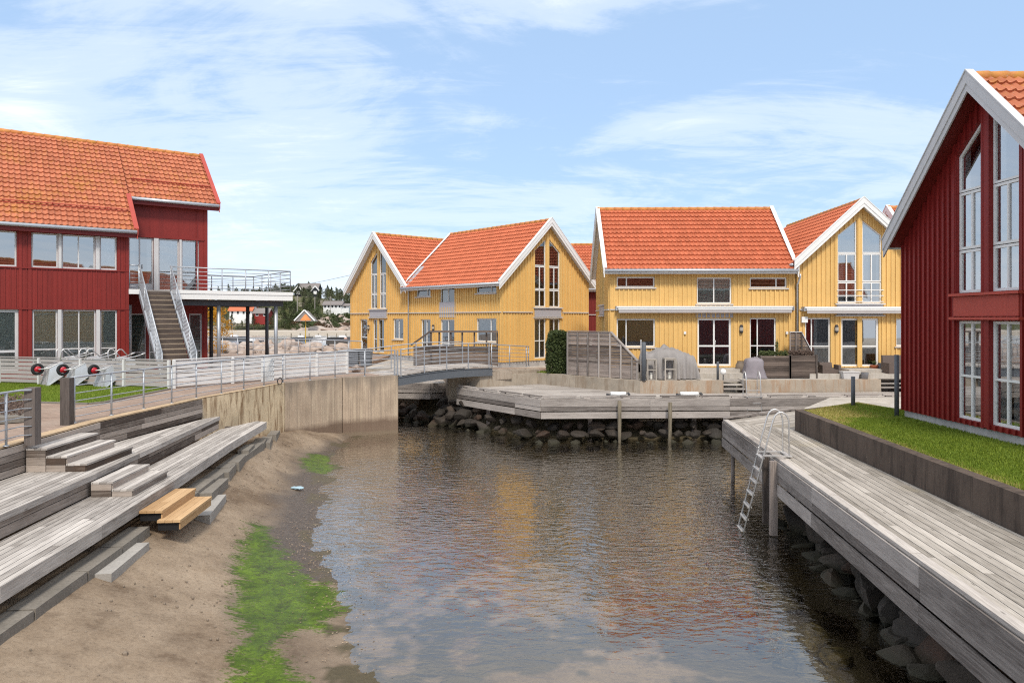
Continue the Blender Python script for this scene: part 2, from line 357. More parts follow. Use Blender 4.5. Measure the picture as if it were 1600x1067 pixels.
t = mat('stone'); r = t.node('ShaderNodeObjectInfo').outputs['Random']; n = t.noise(t.obj, 2.2, 6, .65); f = t.noise(t.obj, 14, 4, .65)
col = t.ramp(r, [(0, (.026, .021, .017)), (.35, (.050, .038, .030)), (.6, (.034, .029, .025)), (.8, (.070, .038, .024)), (1, (.075, .062, .050))])
col = t.mix(t.mapr(n, .35, .7, 0, .7), col, (.022, .019, .015)); col = t.mix(t.mapr(f, .55, .75, 0, .4), col, (.13, .11, .09))
zz = t.node('ShaderNodeSeparateXYZ', {0: t.pos}).outputs[2]; col = t.mix(t.mapr(zz, .02, .22, .75, 0), col, (.030, .028, .014))
fin(t, col, .75, t.math('ADD', n, f), .6, .03, .35)
t = mat('stone_under'); r = t.node('ShaderNodeObjectInfo').outputs['Random']; n = t.noise(t.obj, 3, 6, .65)
fin(t, t.mix(t.mapr(n, .35, .65, 0, 1), (.020, .018, .009), t.mix(r, (.075, .062, .026), (.19, .155, .065))), .8, n, .6, .03)
t = mat('boulder'); r = t.node('ShaderNodeObjectInfo').outputs['Random']; n = t.noise(t.obj, 1.6, 6, .65)
fin(t, t.mix(t.mapr(n, .35, .7, 0, 1), t.mix(r, (.40, .30, .24), (.50, .43, .38)), (.24, .18, .145)), .85, n, .6, .05)
t = mat('hill'); n = t.noise(t.pos, .035, 6, .65); f = t.noise(t.pos, .3, 5, .7)
col = t.mix(f, (.045, .055, .022), (.12, .115, .05)); col = t.mix(t.mapr(n, .50, .60, 0, 1), col, (.36, .30, .265)); fin(t, col, .95, f, .6, .5, .1)
t = mat('far_sand'); n = t.noise(t.pos, .05, 5, .6); fin(t, t.mix(n, (.42, .36, .29), (.52, .46, .39)), .95)

# ------------------------------------------------------------------ generic builders
def clip(poly, p, n):
    out = []; m = len(poly)
    for i in range(m):
        a, b = poly[i], poly[(i + 1) % m]; da = (a - p).dot(n); db = (b - p).dot(n)
        if da >= 0: out.append(a)
        if da * db < 0: out.append(a + (b - a) * (da / (da - db)))
    return out
def boards(mb, poly, d, z, w=.12, gap=.012, th=.04, maxlen=4.2):
    """planks laid in direction d over a convex outline at height z"""
    poly = [Vector((p[0], p[1])) for p in poly]; d = Vector((d[0], d[1])).normalized(); n = Vector((-d.y, d.x))
    lo = min(p.dot(n) for p in poly); hi = max(p.dot(n) for p in poly); k = lo
    while k < hi:
        strip = clip(clip(poly, n * (k + gap / 2), n), n * (k + w - gap / 2), -n)
        if len(strip) >= 3:
            a = min(p.dot(d) for p in strip); b = max(p.dot(d) for p in strip); c = a - random.uniform(0, maxlen)
            while c < b:
                e = c + maxlen; piece = clip(clip(strip, d * (c + .002), d), d * (e - .002), -d)
                if len(piece) >= 3: mb.prism([(p.x, p.y, z - th + random.uniform(-.0015, .0015)) for p in piece], (0, 0, th))
                c = e
        k += w
def plankwall(mb, p, q, z0, z1, out, w=.14, gap=.012, th=.03, maxlen=3.6):
    """horizontal planks on the vertical face p-q"""
    p = Vector((p[0], p[1], 0)); q = Vector((q[0], q[1], 0)); d = (q - p); L = d.length; d /= L; out = Vector((out[0], out[1], 0)).normalized()
    n = max(1, round((z1 - z0) / w)); h = (z1 - z0) / n
    for k in range(n):
        c = -random.uniform(0, maxlen) if L > maxlen else 0.0
        while c < L:
            a = max(c, 0); b = min(c + maxlen, L)
            if b - a > .02:
                A = p + d * (a + .001); B = p + d * (b - .001); za = z0 + k * h + gap / 2; zb = z0 + (k + 1) * h - gap / 2; o = out * (th + random.uniform(-.003, .003))
                mb.hexa([A + Vector((0, 0, za)), B + Vector((0, 0, za)), B + o + Vector((0, 0, za)), A + o + Vector((0, 0, za)), A + Vector((0, 0, zb)), B + Vector((0, 0, zb)), B + o + Vector((0, 0, zb)), A + o + Vector((0, 0, zb))])
            c += maxlen
def leaves(mb, c, rad, n, size, flat=1.0, hollow=.35, nz=1.2):
    c = Vector(c)
    for _ in range(n):
        d = Vector((random.gauss(0, 1), random.gauss(0, 1), random.gauss(0, 1))).normalized(); r = random.uniform(hollow, 1) ** .6
        q = noise.noise(d * nz + c * .37) * .45 + 1
        p = c + Vector((d.x * rad[0], d.y * rad[1], d.z * rad[2] * flat)) * r * q
        leaf(mb, p, size)
def leaf(mb, p, size):
    a = Vector((random.gauss(0, 1), random.gauss(0, 1), random.gauss(0, 1))).normalized(); b = a.orthogonal().normalized(); s = size * random.uniform(.6, 1.3)
    mb.face([p - a * s, p + b * s * .55, p + a * s, p - b * s * .55])
def rockmesh(name, seed, matn, sub=3, rough=.40):
    import bmesh
    bm = bmesh.new(); bmesh.ops.create_icosphere(bm, subdivisions=sub, radius=1.0); o = Vector((seed * 7.3, seed * 3.1, seed))
    cuts = [(Vector((random.gauss(0, 1), random.gauss(0, 1), random.gauss(0, 1))).normalized(), random.uniform(.42, .80)) for _ in range(12)]
    for v in bm.verts:
        p = v.co.copy(); r = 1 + rough * noise.noise(p * 1.1 + o) + .14 * noise.noise(p * 2.6 + o) + .05 * noise.noise(p * 7 + o); p *= r
        for n, dd in cuts:
            e = p.dot(n) - dd
            if e > 0: p -= n * e * .85
        v.co = p
    me = bpy.data.meshes.new(name); bm.to_mesh(me); bm.free(); me.materials.append(M[matn]); return me
def rock(me, name, loc, sc, label, cat, group):
    o = bpy.data.objects.new(name, me); C.objects.link(o); o.location = loc; o.scale = sc
    o.rotation_euler = (random.uniform(-.4, .4), random.uniform(-.4, .4), random.uniform(0, 6.3)); return tag(o, label, cat, group)
def railing(root, pts, spacing=1.25, h=1.0, rails=(.14, .31, .48, .65, .82), m='galv', r=.022, rr=.011, top=True, pr=.022, posts=None):
    pts = [Vector(p) for p in pts]; seg = [(b - a).length for a, b in zip(pts, pts[1:])]; T = sum(seg)
    def P(s):
        for (a, b), l in zip(zip(pts, pts[1:]), seg):
            if s <= l + 1e-6: return a + (b - a) * (s / l)
            s -= l
        return pts[-1]
    n = max(1, round(T / spacing)); ss = [T * k / n for k in range(n + 1)] if posts is None else posts
    for s in ss:
        b = P(s); mb = MB(); mb.tube([b, b + Vector((0, 0, h))], pr, 8); mb.tube([b + Vector((0, 0, .0)), b + Vector((0, 0, .02))], pr * 2.2, 8); mb.build('post', m, root, True, True)
    path = [P(T * k / 40) for k in range(41)] if len(pts) > 2 else pts
    mb = MB(); mb.tube([p + Vector((0, 0, h)) for p in path], r, 8); mb.build('handrail', m, root, True, True)
    for z in rails:
        mb = MB(); mb.tube([p + Vector((0, 0, z * h)) for p in path], rr, 6); mb.build('rail', m, root, True, True)

def tiles(mb, o, ex, es, L, S, tw=.22, cl=.34, amp=.024, lip=.05):
    o, ex, es = Vector(o), Vector(ex).normalized(), Vector(es).normalized(); n = ex.cross(es).normalized()
    nt = max(1, round(L / tw)); nc = max(1, round(S / cl)); tw = L / nt; cl = S / nc; K = 6; prof = [amp * (math.cos(2 * math.pi * k / K) + .35 * math.cos(4 * math.pi * k / K)) for k in range(K)]
    for c in range(nc):
        base = len(mb.v); y0 = c * cl; y1 = y0 + cl; jit = [random.uniform(-.006, .006) for _ in range(nt + 1)]
        for i in range(nt * K + 1):
            w = prof[i % K]; x = i * tw / K; q = o + ex * x; j = jit[i // K]
            mb.v += [tuple(q + es * y0), tuple(q + es * (y0 + j) + n * (w + lip + amp)), tuple(q + es * y1 + n * (w + amp * .9))]
        for i in range(nt * K):
            r = random.random() if i % K == 0 else mb.r[-1]; a = base + 3 * i; b = a + 3
            mb.f += [(a, b, b + 1, a + 1), (a + 1, b + 1, b + 2, a + 2)]; mb.r += [r, r]

def strips(mb, o, ex, out, L, top, z0, ops, pitch=.2, bat=.05, t=.16, proud=.045, kinks=()):
    """board-and-batten wall with openings; o = bottom-left corner seen from outside"""
    o, ex, out = Vector(o), Vector(ex), Vector(out)
    bx = {0.0, L}; bats = []; k = 0
    while pitch > 0 and k * pitch < L:
        a, b = max(0, k * pitch - bat / 2), min(L, k * pitch + bat / 2); bats.append((a, b)); bx |= {a, b}; k += 1
    for q in ops: bx |= {max(0, q[0]), min(L, q[1])}
    for q in kinks: bx.add(q)
    bx = sorted(x for x in bx if 0 <= x <= L)
    for a, b in zip(bx, bx[1:]):
        if b - a < .004: continue
        m = (a + b) / 2; isb = any(p <= m <= q for p, q in bats)
        iv = [((z0, z0), (top(a + 1e-4), top(b - 1e-4)))]
        for (x0, x1, zb, tl, tr) in ops:
            if not (x0 - 1e-4 <= m <= x1 + 1e-4): continue
            ta = tl + (tr - tl) * (a - x0) / (x1 - x0); tb = tl + (tr - tl) * (b - x0) / (x1 - x0); nv = []
            for lo, hi in iv:
                if zb > lo[0] + .01: nv.append((lo, (min(zb, hi[0]), min(zb, hi[1]))))
                if hi[0] > ta + .01 or hi[1] > tb + .01: nv.append(((max(ta, lo[0]), max(tb, lo[1])), hi))
            iv = [q for q in nv if q[1][0] - q[0][0] > .005 or q[1][1] - q[0][1] > .005]
        f = out * (proud if isb else random.uniform(0, .003)); r = random.random()
        for lo, hi in iv:
            A, B = o + ex * a, o + ex * b; Z = lambda q, z: q + Vector((0, 0, z - o.z))
            mb.hexa([Z(A, lo[0]) - out * t, Z(A, lo[0]) + f, Z(B, lo[1]) + f, Z(B, lo[1]) - out * t, Z(A, hi[0]) - out * t, Z(A, hi[0]) + f, Z(B, hi[1]) + f, Z(B, hi[1]) - out * t], r)

def window(root, o, ex, out, x0, x1, z0, tl, tr=None, cols=(), rows=(), name='window', m='white', gm='glass', fr=.055, inset=.05, curtain=None, sill=None, handle=False, cz=None, bottom=None):
    """frame with mullions; pane, sill and handle are sub-parts"""
    o, ex, out = Vector(o), Vector(ex), Vector(out); tr = tl if tr is None else tr; dp = .07; bf = fr if bottom is None else bottom
    P = lambda x, z, d=0.0: o + ex * x + Vector((0, 0, z - o.z)) + out * d
    top = lambda x: tl + (tr - tl) * (x - x0) / (x1 - x0)
    sl = math.sqrt(1 + ((tr - tl) / (x1 - x0)) ** 2) * fr
    mb = MB(); g = .004; X0, X1, Z0 = x0 + g, x1 - g, z0 + g; T = lambda x: top(x) - g
    i0, i1 = X0 + fr, X1 - fr; ib = Z0 + bf; it = lambda x: T(x) - sl
    def quad(a, b, c, d, dd=dp, off=0.0): mb.prism([P(*a, -inset - dd + off), P(*b, -inset - dd + off), P(*c, -inset - dd + off), P(*d, -inset - dd + off)], out * dd, .5)
    quad((X0, Z0), (X1, Z0), (i1, ib), (i0, ib)); quad((X1, Z0), (X1, T(X1)), (i1, it(i1)), (i1, ib))
    quad((X1, T(X1)), (X0, T(X0)), (i0, it(i0)), (i1, it(i1))); quad((X0, T(X0)), (X0, Z0), (i0, ib), (i0, it(i0)))
    w = fr * .42; xs = [X0 + (X1 - X0) * c for c in cols]
    for x in xs: quad((x - w, ib), (x + w, ib), (x + w, it(x + w)), (x - w, it(x - w)), dp * .8)
    H = min(tl, tr) - z0; ed = [i0] + [q for x in xs for q in (x - w, x + w)] + [i1]
    for rr in rows:
        z = z0 + H * rr
        for a, b in zip(ed[0::2], ed[1::2]): quad((a, z - w), (b, z - w), (b, z + w), (a, z + w), dp * .75)
    wo = mb.build(name, m, root)
    pm = MB(); d = -inset - dp * .45; pm.face([P(i0 - .01, ib - .01, d), P(i1 + .01, ib - .01, d), P(i1 + .01, it(i1), d), P(i0 - .01, it(i0), d)]); pm.build('pane', gm, wo)
    if sill: sb = MB(); A, B = P(x0 - .06, z0 - .06, -.02), P(x1 + .06, z0 - .06, -.02); sb.hexa([A, B, B + out * .1, A + out * .1] + [q + Vector((0, 0, .045)) for q in (A, B, B + out * .1, A + out * .1)]); sb.build('sill', sill, wo)
    if handle:
        hb = MB(); hx = x0 + (x1 - x0) * (.5 if len(cols) else .12) + .05; hb.tube([P(hx, z0 + .95, -inset), P(hx, z0 + .95, -inset + .05), P(hx + .0, z0 + 1.12, -inset + .05), P(hx, z0 + 1.12, -inset)], .012, 6); hb.build('handle', 'alu', wo, smooth=True)
    if curtain:
        cm, spans = curtain; cb = MB()
        for a, b in spans:
            xa, xb = x0 + (x1 - x0) * a, x0 + (x1 - x0) * b; nn = max(3, int((xb - xa) / .035))
            for k in range(nn):
                u, v = xa + (xb - xa) * k / nn, xa + (xb - xa) * (k + 1) / nn; q0 = -.145 + .011 * math.sin(u * 46); q1 = -.145 + .011 * math.sin(v * 46)
                zt = lambda x: (top(x) - .02) if cz is None else cz
                cb.face([P(u, z0 + .03, q0), P(v, z0 + .03, q1), P(v, zt(v), q1), P(u, zt(u), q0)], .5)
        cb.build('curtain', cm, root)
    return wo
def lamp_part(root, p, out, s=1.0):
    p, out = Vector(p), Vector(out); mb = MB(); c = p + out * .08
    mb.tube([c + Vector((0, 0, -.16)) * s, c + Vector((0, 0, -.12)) * s, c + Vector((0, 0, .12)) * s, c + Vector((0, 0, .17)) * s], [.04 * s, .07 * s, .07 * s, .03 * s], 10); mb.bar(p, c, .05, .08); o = mb.build('wall_lamp', 'lamp_dark', root)
    g = MB(); g.tube([c + Vector((0, 0, -.07)) * s, c + Vector((0, 0, .07)) * s], .074 * s, 10); g.build('lamp_glass', 'lamp_glass', o)

def slope(root, e0, ex, rdir, L, S, tm='tiles', soffit='white', th=.10, ridge=True, tw=.19, cl=.33, name='roof'):
    """one tiled roof slope: e0 eave corner, ex along the eave, rdir unit vector up the slope"""
    e0, ex, rdir = Vector(e0), Vector(ex).normalized(), Vector(rdir).normalized(); n = ex.cross(rdir)
    mb = MB(); tiles(mb, e0 + n * .01, ex, rdir, L, S, tw, cl); ro = mb.build(name, tm, root)
    sb = MB(); p = [e0 - n * .005, e0 + ex * L - n * .005, e0 + ex * L + rdir * (S - .02) - n * .005, e0 + rdir * (S - .02) - n * .005]; sb.prism([q - n * th for q in p], n * th); sb.build('soffit', soffit, ro)
    if ridge:
        rb = MB(); a = e0 + rdir * S; k = max(1, round(L / .4))
        for i in range(k):
            p0 = a + ex * (L * i / k) + Vector((0, 0, .015)); p1 = a + ex * (L * (i + 1) / k + .03) + Vector((0, 0, .015)); rb.tube([p0, p1], [.125, .105], 10)
        rb.build('ridge_cap', 'tiles_ridge', ro, smooth=True)
    return ro
def barge(root, a, b, out, m='white', w=.20, t=.035, name='bargeboard'):
    """white board down a rake from a (eave) to b (ridge) with a narrower board on it and a cover strip on top; plumb cuts"""
    a, b, out = Vector(a), Vector(b), Vector(out).normalized(); d = (b - a).normalized(); Z = Vector((0, 0, 1)) / max(.3, math.hypot(d.x, d.y))
    top = Z * .10; mb = MB()
    mb.prism([a - Z * w, b - Z * w, b + top, a + top], out * t)
    mb.prism([a + out * t - Z * (w * .42), b + out * t - Z * (w * .42), b + out * t + top, a + out * t + top], out * .022)
    mb.prism([a - out * .10 + top, b - out * .10 + top, b - out * .10 + top + Z * .025, a - out * .10 + top + Z * .025], out * (.10 + t + .04))
    mb.build(name, m, root)

# ------------------------------------------------------------------ house templates (local: x along the front seen from outside, y inwards, z up from the cladding's foot)
def gable_openings(c):
    up = lambda x: 6.42 - .80 * (abs(x - c) - .12)
    L0, L1, R0, R1 = c - .95, c - .12, c + .12, c + .95
    return [(L0, L1, .10, 2.20, 2.20), (R0, R1, .10, 2.20, 2.20), (L0, L1, 2.80, up(L0), up(L1)), (R0, R1, 2.80, up(R0), up(R1))], up
def gable_glazing(root, o, ex, out, c, lower=True, gm='glass', panel='panel_grey', cur=None, wallm='yellow', curl=None, cpeak=None):
    up = lambda x: 6.42 - .80 * (abs(x - c) - .12)
    for x0, x1 in ((c - .95, c - .12), (c + .12, c + .95)):
        if lower: window(root, o, ex, out, x0, x1, .10, 2.20, cols=(.5,), rows=(.44,), gm=gm, curtain=curl)
        window(root, o, ex, out, x0, x1, 2.80, 3.72, cols=(.5,), gm=gm, curtain=cur)
        window(root, o, ex, out, x0, x1, 3.73, 4.96, cols=(.5,), gm=gm, curtain=cur)
        window(root, o, ex, out, x0, x1, 4.97, up(x0), up(x1), gm=gm, fr=.045, curtain=cpeak)
    o, ex, out = Vector(o), Vector(ex), Vector(out); P = lambda x, z, d: o + ex * x + out * d + Vector((0, 0, z - o.z))
    def slab(x0, x1, z0, z1, d0, d1, name, m):
        mb = MB(); mb.hexa([P(x0, z0, d0), P(x1, z0, d0), P(x1, z0, d1), P(x0, z0, d1), P(x0, z1, d0), P(x1, z1, d0), P(x1, z1, d1), P(x0, z1, d1)]); mb.build(name, m, root)
    slab(c - .98, c + .98, 2.30, 2.72, .0, .062, 'panel', panel)
    slab(c - 1.06, c + 1.06, 2.73, 2.785, 0, .13, 'ledge', panel if panel != 'panel_grey' else 'greywhite'); slab(c - 1.06, c + 1.06, 2.225, 2.28, 0, .12, 'ledge', panel if panel != 'panel_grey' else 'greywhite')
    mb = MB(); mb.hexa([P(c - .10, .02, .0), P(c + .10, .02, .0), P(c + .10, .02, .036), P(c - .10, .02, .036), P(c - .10, 2.22, .0), P(c + .10, 2.22, .0), P(c + .10, 2.22, .036), P(c - .10, 2.22, .036)])
    mb.hexa([P(c - .10, 2.79, .0), P(c + .10, 2.79, .0), P(c + .10, 2.79, .036), P(c - .10, 2.79, .036), P(c - .10, 6.7, .0), P(c + .10, 6.7, .0), P(c + .10, 6.7, .036), P(c - .10, 6.7, .036)])
    for s in (-1, 1):
        xa, xb = c + s * .955, c + s * 1.09; A, B = min(xa, xb), max(xa, xb)
        mb.hexa([P(A, 2.79, 0), P(B, 2.79, 0), P(B, 2.79, .036), P(A, 2.79, .036), P(A, up(A) + .12, 0), P(B, up(B) + .12, 0), P(B, up(B) + .12, .036), P(A, up(A) + .12, .036)])
    mb.build('trim', wallm, root)

def gable_house(name, label, o2, e2, W, Ln, zb, wallm='yellow', low=(), zr=7.42, oh=.36, front_oh=.38, tm='tiles', plinth=.35, panel='panel_grey', gm='glass', cur=None, curl=None, soffit='white', lower=True, pitch=.2, proud=.045, cpeak=None, ledge=True, rake='white', tan=.945, bat=.05):
    root = thing(name, label, 'house', (o2[0], o2[1], zb), math.atan2(e2[1], e2[0])); c = W / 2;
    top = lambda x: zr - .16 - tan * abs(x - c); ops, up = gable_openings(c); ops = list(ops) if lower else ops[2:]
    ops += [(q[0], q[1], q[2], q[3], q[3]) for q in low]
    mb = MB(); strips(mb, (0, 0, 0), (1, 0, 0), (0, -1, 0), W, top, 0, ops, pitch, bat, kinks=(c,), proud=proud)
    ze = top(0)
    strips(mb, (0, Ln, 0), (0, -1, 0), (-1, 0, 0), Ln - .02, lambda x: ze, 0, [], pitch, bat, proud=proud); strips(mb, (W, .02, 0), (0, 1, 0), (1, 0, 0), Ln - .02, lambda x: ze, 0, [], pitch, bat, proud=proud)
    strips(mb, (W - .01, Ln + .02, 0), (-1, 0, 0), (0, 1, 0), W - .02, top, 0, [], 0, kinks=(c,)); mb.build('wall', wallm, root)
    gable_glazing(root, (0, 0, 0), (1, 0, 0), (0, -1, 0), c, lower, gm, panel, cur, wallm, curl, cpeak)
    for q in low:
        kw = dict(q[4]); window(root, (0, 0, 0), (1, 0, 0), (0, -1, 0), q[0], q[1], q[2], q[3], gm=gm, **kw)
    mb = MB(); mb.box((.03, .03, -plinth - .4), (W - .03, Ln - .03, -.005)); mb.build('plinth', 'plinth', root)
    mb = MB(); mb.box((.2, .9, .02), (W - .2, Ln - .2, .05)); mb.box((.2, .25, 2.5), (W - .2, Ln - .2, 2.62)); mb.box((.2, 3.2, .06), (W - .2, 3.3, 2.48)); mb.build('interior', 'interior', root)
    S = (c + oh) * math.sqrt(1 + tan * tan); L = Ln + front_oh + .2; rz = zr
    r1 = Vector((1, 0, tan)); r2 = Vector((-1, 0, tan)); zeave = rz - tan * (c + oh)
    slope(root, (-oh, Ln + .2, zeave), (0, -1, 0), r1, L, S, tm, soffit); slope(root, (W + oh, -front_oh, zeave), (0, 1, 0), r2, L, S, tm, soffit, ridge=False)
    y = -front_oh
    barge(root, (-oh - .03, y, zeave - .03), (c, y, rz), (0, -1, 0), rake); barge(root, (W + oh + .03, y, zeave - .03), (c, y, rz), (0, -1, 0), rake)
    if ledge:
        mb = MB()
        for a, b in ((.02, c - 1.1), (c + 1.1, W - .02)): mb.box((a, -.075, 2.50), (b, .0, 2.545))
        mb.build('ledge', 'greywhite', root)
    for x in (-oh - .07, W + oh + .07): gb = MB(); gb.tube([(x, -front_oh + .06, zeave - .05), (x, Ln + .2, zeave - .05)], .065, 8); gb.build('gutter', 'gutter', root, smooth=True)
    return root

def long_house(name, label, o2, e2, W, D, zb, wallm, low, zr=7.38, oh=.38, side=.26, gable='left', tm='tiles', plinth=.35, gm='glass', cur=None, curl=None, cut_side=None, gable_ops=True):
    root = thing(name, label, 'house', (o2[0], o2[1], zb), math.atan2(e2[1], e2[0])); tan = .945; c = D / 2
    ztop = lambda y: zr - .16 - tan * abs(y - c)
    mb = MB(); ops = [(q[0], q[1], q[2], q[3], q[3]) for q in low]
    strips(mb, (0.02, 0, 0), (1, 0, 0), (0, -1, 0), W - .04, lambda x: ztop(0), 0, [(a - .02, b - .02, z, t1, t2) for a, b, z, t1, t2 in ops])
    gops, up = gable_openings(c)
    strips(mb, (0, D, 0), (0, -1, 0), (-1, 0, 0), D, ztop, 0, gops if gable == 'left' else [], kinks=(c,)); strips(mb, (W, 0, 0), (0, 1, 0), (1, 0, 0), D, ztop, 0, gops if gable == 'right' else [], kinks=(c,))
    strips(mb, (W - .02, D, 0), (-1, 0, 0), (0, 1, 0), W - .04, lambda x: ztop(0), 0, [], 0); mb.build('wall', wallm, root)
    if gable == 'left': gable_glazing(root, (0, D, 0), (0, -1, 0), (-1, 0, 0), c, True, gm, 'panel_grey', cur, wallm, curl)
    if gable == 'right': gable_glazing(root, (W, 0, 0), (0, 1, 0), (1, 0, 0), c, True, gm, 'panel_grey', cur, wallm, curl)
    for q in low:
        kw = dict(q[4]); window(root, (0, 0, 0), (1, 0, 0), (0, -1, 0), q[0], q[1], q[2], q[3], gm=gm, **kw)
    mb = MB(); mb.box((.03, .03, -plinth - .4), (W - .03, D - .03, -.005)); mb.build('plinth', 'plinth', root)
    mb = MB(); mb.box((.2, .25, .02), (W - .2, D - .25, .05)); mb.box((.2, .25, 2.5), (W - .2, D - .25, 2.62)); mb.box((.2, 2.6, .06), (W - .2, 2.7, 2.48)); mb.build('interior', 'interior', root)
    S = (c + oh) * math.sqrt(1 + tan * tan); zeave = zr - tan * (c + oh); s0, s1 = side
    slope(root, (-s0, -oh, zeave), (1, 0, 0), (0, 1, tan), W + s0 + s1, S, tm); slope(root, (W + s1, D + oh, zeave), (-1, 0, 0), (0, -1, tan), W + s0 + s1, S, tm, ridge=False)
    for x, o in ((-s0, -1), (W + s1, 1)):
        barge(root, (x, -oh - .05, zeave - .05), (x, c, zr), (o, 0, 0)); barge(root, (x, D + oh + .05, zeave - .05), (x, c, zr), (o, 0, 0))
    gb = MB(); gb.tube([(-s0, -oh - .07, zeave - .03), (W + s1, -oh - .07, zeave - .03)], .07, 8); gb.build('gutter', 'gutter', root, smooth=True)
    mb = MB(); mb.box((-s0 + .02, -oh - .012, zeave - .17), (W + s1 - .02, -oh + .012, zeave - .02)); mb.build('fascia', 'white', root)
    mb = MB(); xs = sorted([(q[0] - .05, q[1] + .05) for q in low if q[2] < 2.6 < q[3] + .5 and q[3] > 2.3]); a = .02
    for p, q in xs + [(W - .02, W)]:
        if p - a > .1: mb.box((a, -.075, 2.50), (p, 0, 2.545))
        a = q
    mb.build('ledge', 'greywhite', root)
    gd = MB()
    for a, b in ((.05, c - 1.12), (c + 1.12, D - .05)):
        X = (-.075, 0) if gable == 'left' else (W, W + .075)
        gd.box((X[0], a, 2.50), (X[1], b, 2.545))
    gd.build('ledge', 'greywhite', root)
    return root
def downpipe(root, x, ztop, zbot, y=-.08, kink=.3):
    mb = MB(); mb.tube([(x, y - kink, ztop), (x, y - kink, ztop - .12), (x, y, ztop - .45), (x, y, zbot)], .042, 8); mb.build('downpipe', 'gutter', root, smooth=True)

class Face:
    """converts photo pixels on a vertical wall into that wall's own metres"""
    def __init__(s, o2, e2, zb): s.o = Vector(o2); s.e = Vector(e2); s.zb = zb
    def x(s, u): k = (u - UC) / F; return (k * s.o.y - s.o.x) / (s.e.x - k * s.e.y)
    def z(s, u, v): Y = s.o.y + s.e.y * s.x(u); return EYE + (VH - v) / F * Y - s.zb
    def rect(s, u0, v0, u1, v1): um = (u0 + u1) / 2; return s.x(u0), s.x(u1), s.z(um, max(v0, v1)), s.z(um, min(v0, v1))
# ================================================================== THE SETTING: land, water, beach
def sheet(name, poly, z, m, kind='structure'):
    mb = MB(); mb.face([(p[0], p[1], z) for p in poly]); return tag(mb.build(name, m), kind=kind)
def land(name, poly, z0, z1, m):
    mb = MB(); mb.prism([(p[0], p[1], z0) for p in poly], (0, 0, z1 - z0)); return tag(mb.build(name, m), kind='structure')
xy = lambda p: (p[0], p[1])
# edge of the promenade seen from near to far (top of the bleachers and of the concrete wall)
WALL = [Vector((-8.75, 4.0, 2.3)), Vector((-9.05, 12.6, 2.3)), Vector((-9.22, 16.0, 2.3)), at(315, 622, 2.3), at(445, 598.5, 2.3), at(535, 590, 2.3), at(622, 586.5, 2.3)]
AB = WALL[-1]
sea = MB(); sea.face([(-3000, -300, 0), (3000, -300, 0), (3000, 5000, 0), (-3000, 5000, 0)]); tag(sea.build('water', 'water'), kind='structure')
sea = MB(); sea.face([(-3000, -300, -3), (3000, -300, -3), (3000, 5000, -3), (-3000, 5000, -3)]); tag(sea.build('sea_bottom', 'sea_bottom'), kind='structure')
left_poly = [xy(p) for p in WALL] + [(-6.3, 31.6), (-7.5, 36), (-7.5, 47), (-80, 47), (-80, 4)]
land('promenade', [(p[0] - (.16 if i < 7 else 0), p[1] + (.1 if i == 6 else 0)) for i, p in enumerate(left_poly)], -1.5, 2.292, 'brick')
TZ = 2.1
TW = [at(750, 587, TZ), at(840, 582.5, TZ), at(1000, 595, TZ), at(1130, 594.6, TZ), at(1165, 594.3, TZ), at(1376, 592.5, TZ), at(1412, 592, TZ)]
back_pts = [(60, 30), (60, 90), (-14, 90), (-14, 47.02), (-7.48, 47.02), (-7.48, 36), (-3.3, 35.3), (-2.75, 32.15)]
step_in = 1.0
terr = [xy(TW[0]), xy(TW[1]), xy(TW[2]), xy(TW[3]), (TW[3].x, TW[3].y + step_in), (TW[4].x, TW[4].y + step_in), xy(TW[4]), xy(TW[5]), (TW[5].x, TW[5].y + step_in), (TW[6].x + .6, TW[6].y + step_in), (TW[6].x + .6, TW[6].y)] + back_pts
land('terrace', terr, -1.5, TZ - .012, 'pave')
# beach and basin floor
XB = lambda y: float(np.interp(y, [4, 8.7, 10.7, 14.1, 21.3, 23, 26], [-5.7, -6.2, -6.38, -6.74, -7.6, -8.0, -7.6]))
XM = lambda y: float(np.interp(y, [4, 8.7, 10.9, 12.3, 14.9, 16.9, 21.2, 23.8, 26], [-2.4, -3.1, -4.2, -4.65, -5.35, -5.7, -6.5, -6.95, -6.5]))
XW = lambda y: float(np.interp(y, [4, 9.0, 10.2, 12.2, 14.6, 17.6, 21, 26.7, 29], [-.6, -1.95, -2.24, -2.95, -3.95, -4.7, -5.5, -6.3, -6.3]))
DE = lambda y: 4.81 + (y - 6.73) * .0967          # front edge of the near deck
ALG = [[(388, 835), (405, 822), (442, 850), (472, 890), (530, 912), (545, 938), (505, 975), (445, 985), (428, 1008), (470, 1067), (452, 1090), (345, 1090), (352, 1050), (378, 1010), (366, 960), (366, 900)],
       [(468, 722), (485, 709), (520, 706), (522, 720), (512, 735), (478, 734)], [(388, 826), (410, 818), (424, 824), (405, 834)]]
ALGW = [[xy(at(u, v, .12)) for u, v in p] for p in ALG]
def sdist(x, y, poly):
    ins = False; best = 1e9; n = len(poly)
    for i in range(n):
        x0, y0 = poly[i]; x1, y1 = poly[(i + 1) % n]
        if (y0 > y) != (y1 > y) and x < (x1 - x0) * (y - y0) / (y1 - y0) + x0: ins = not ins
        dx, dy = x1 - x0, y1 - y0; k = max(0, min(1, ((x - x0) * dx + (y - y0) * dy) / (dx * dx + dy * dy + 1e-9)))
        best = min(best, math.hypot(x - x0 - k * dx, y - y0 - k * dy))
    return best if ins else -best
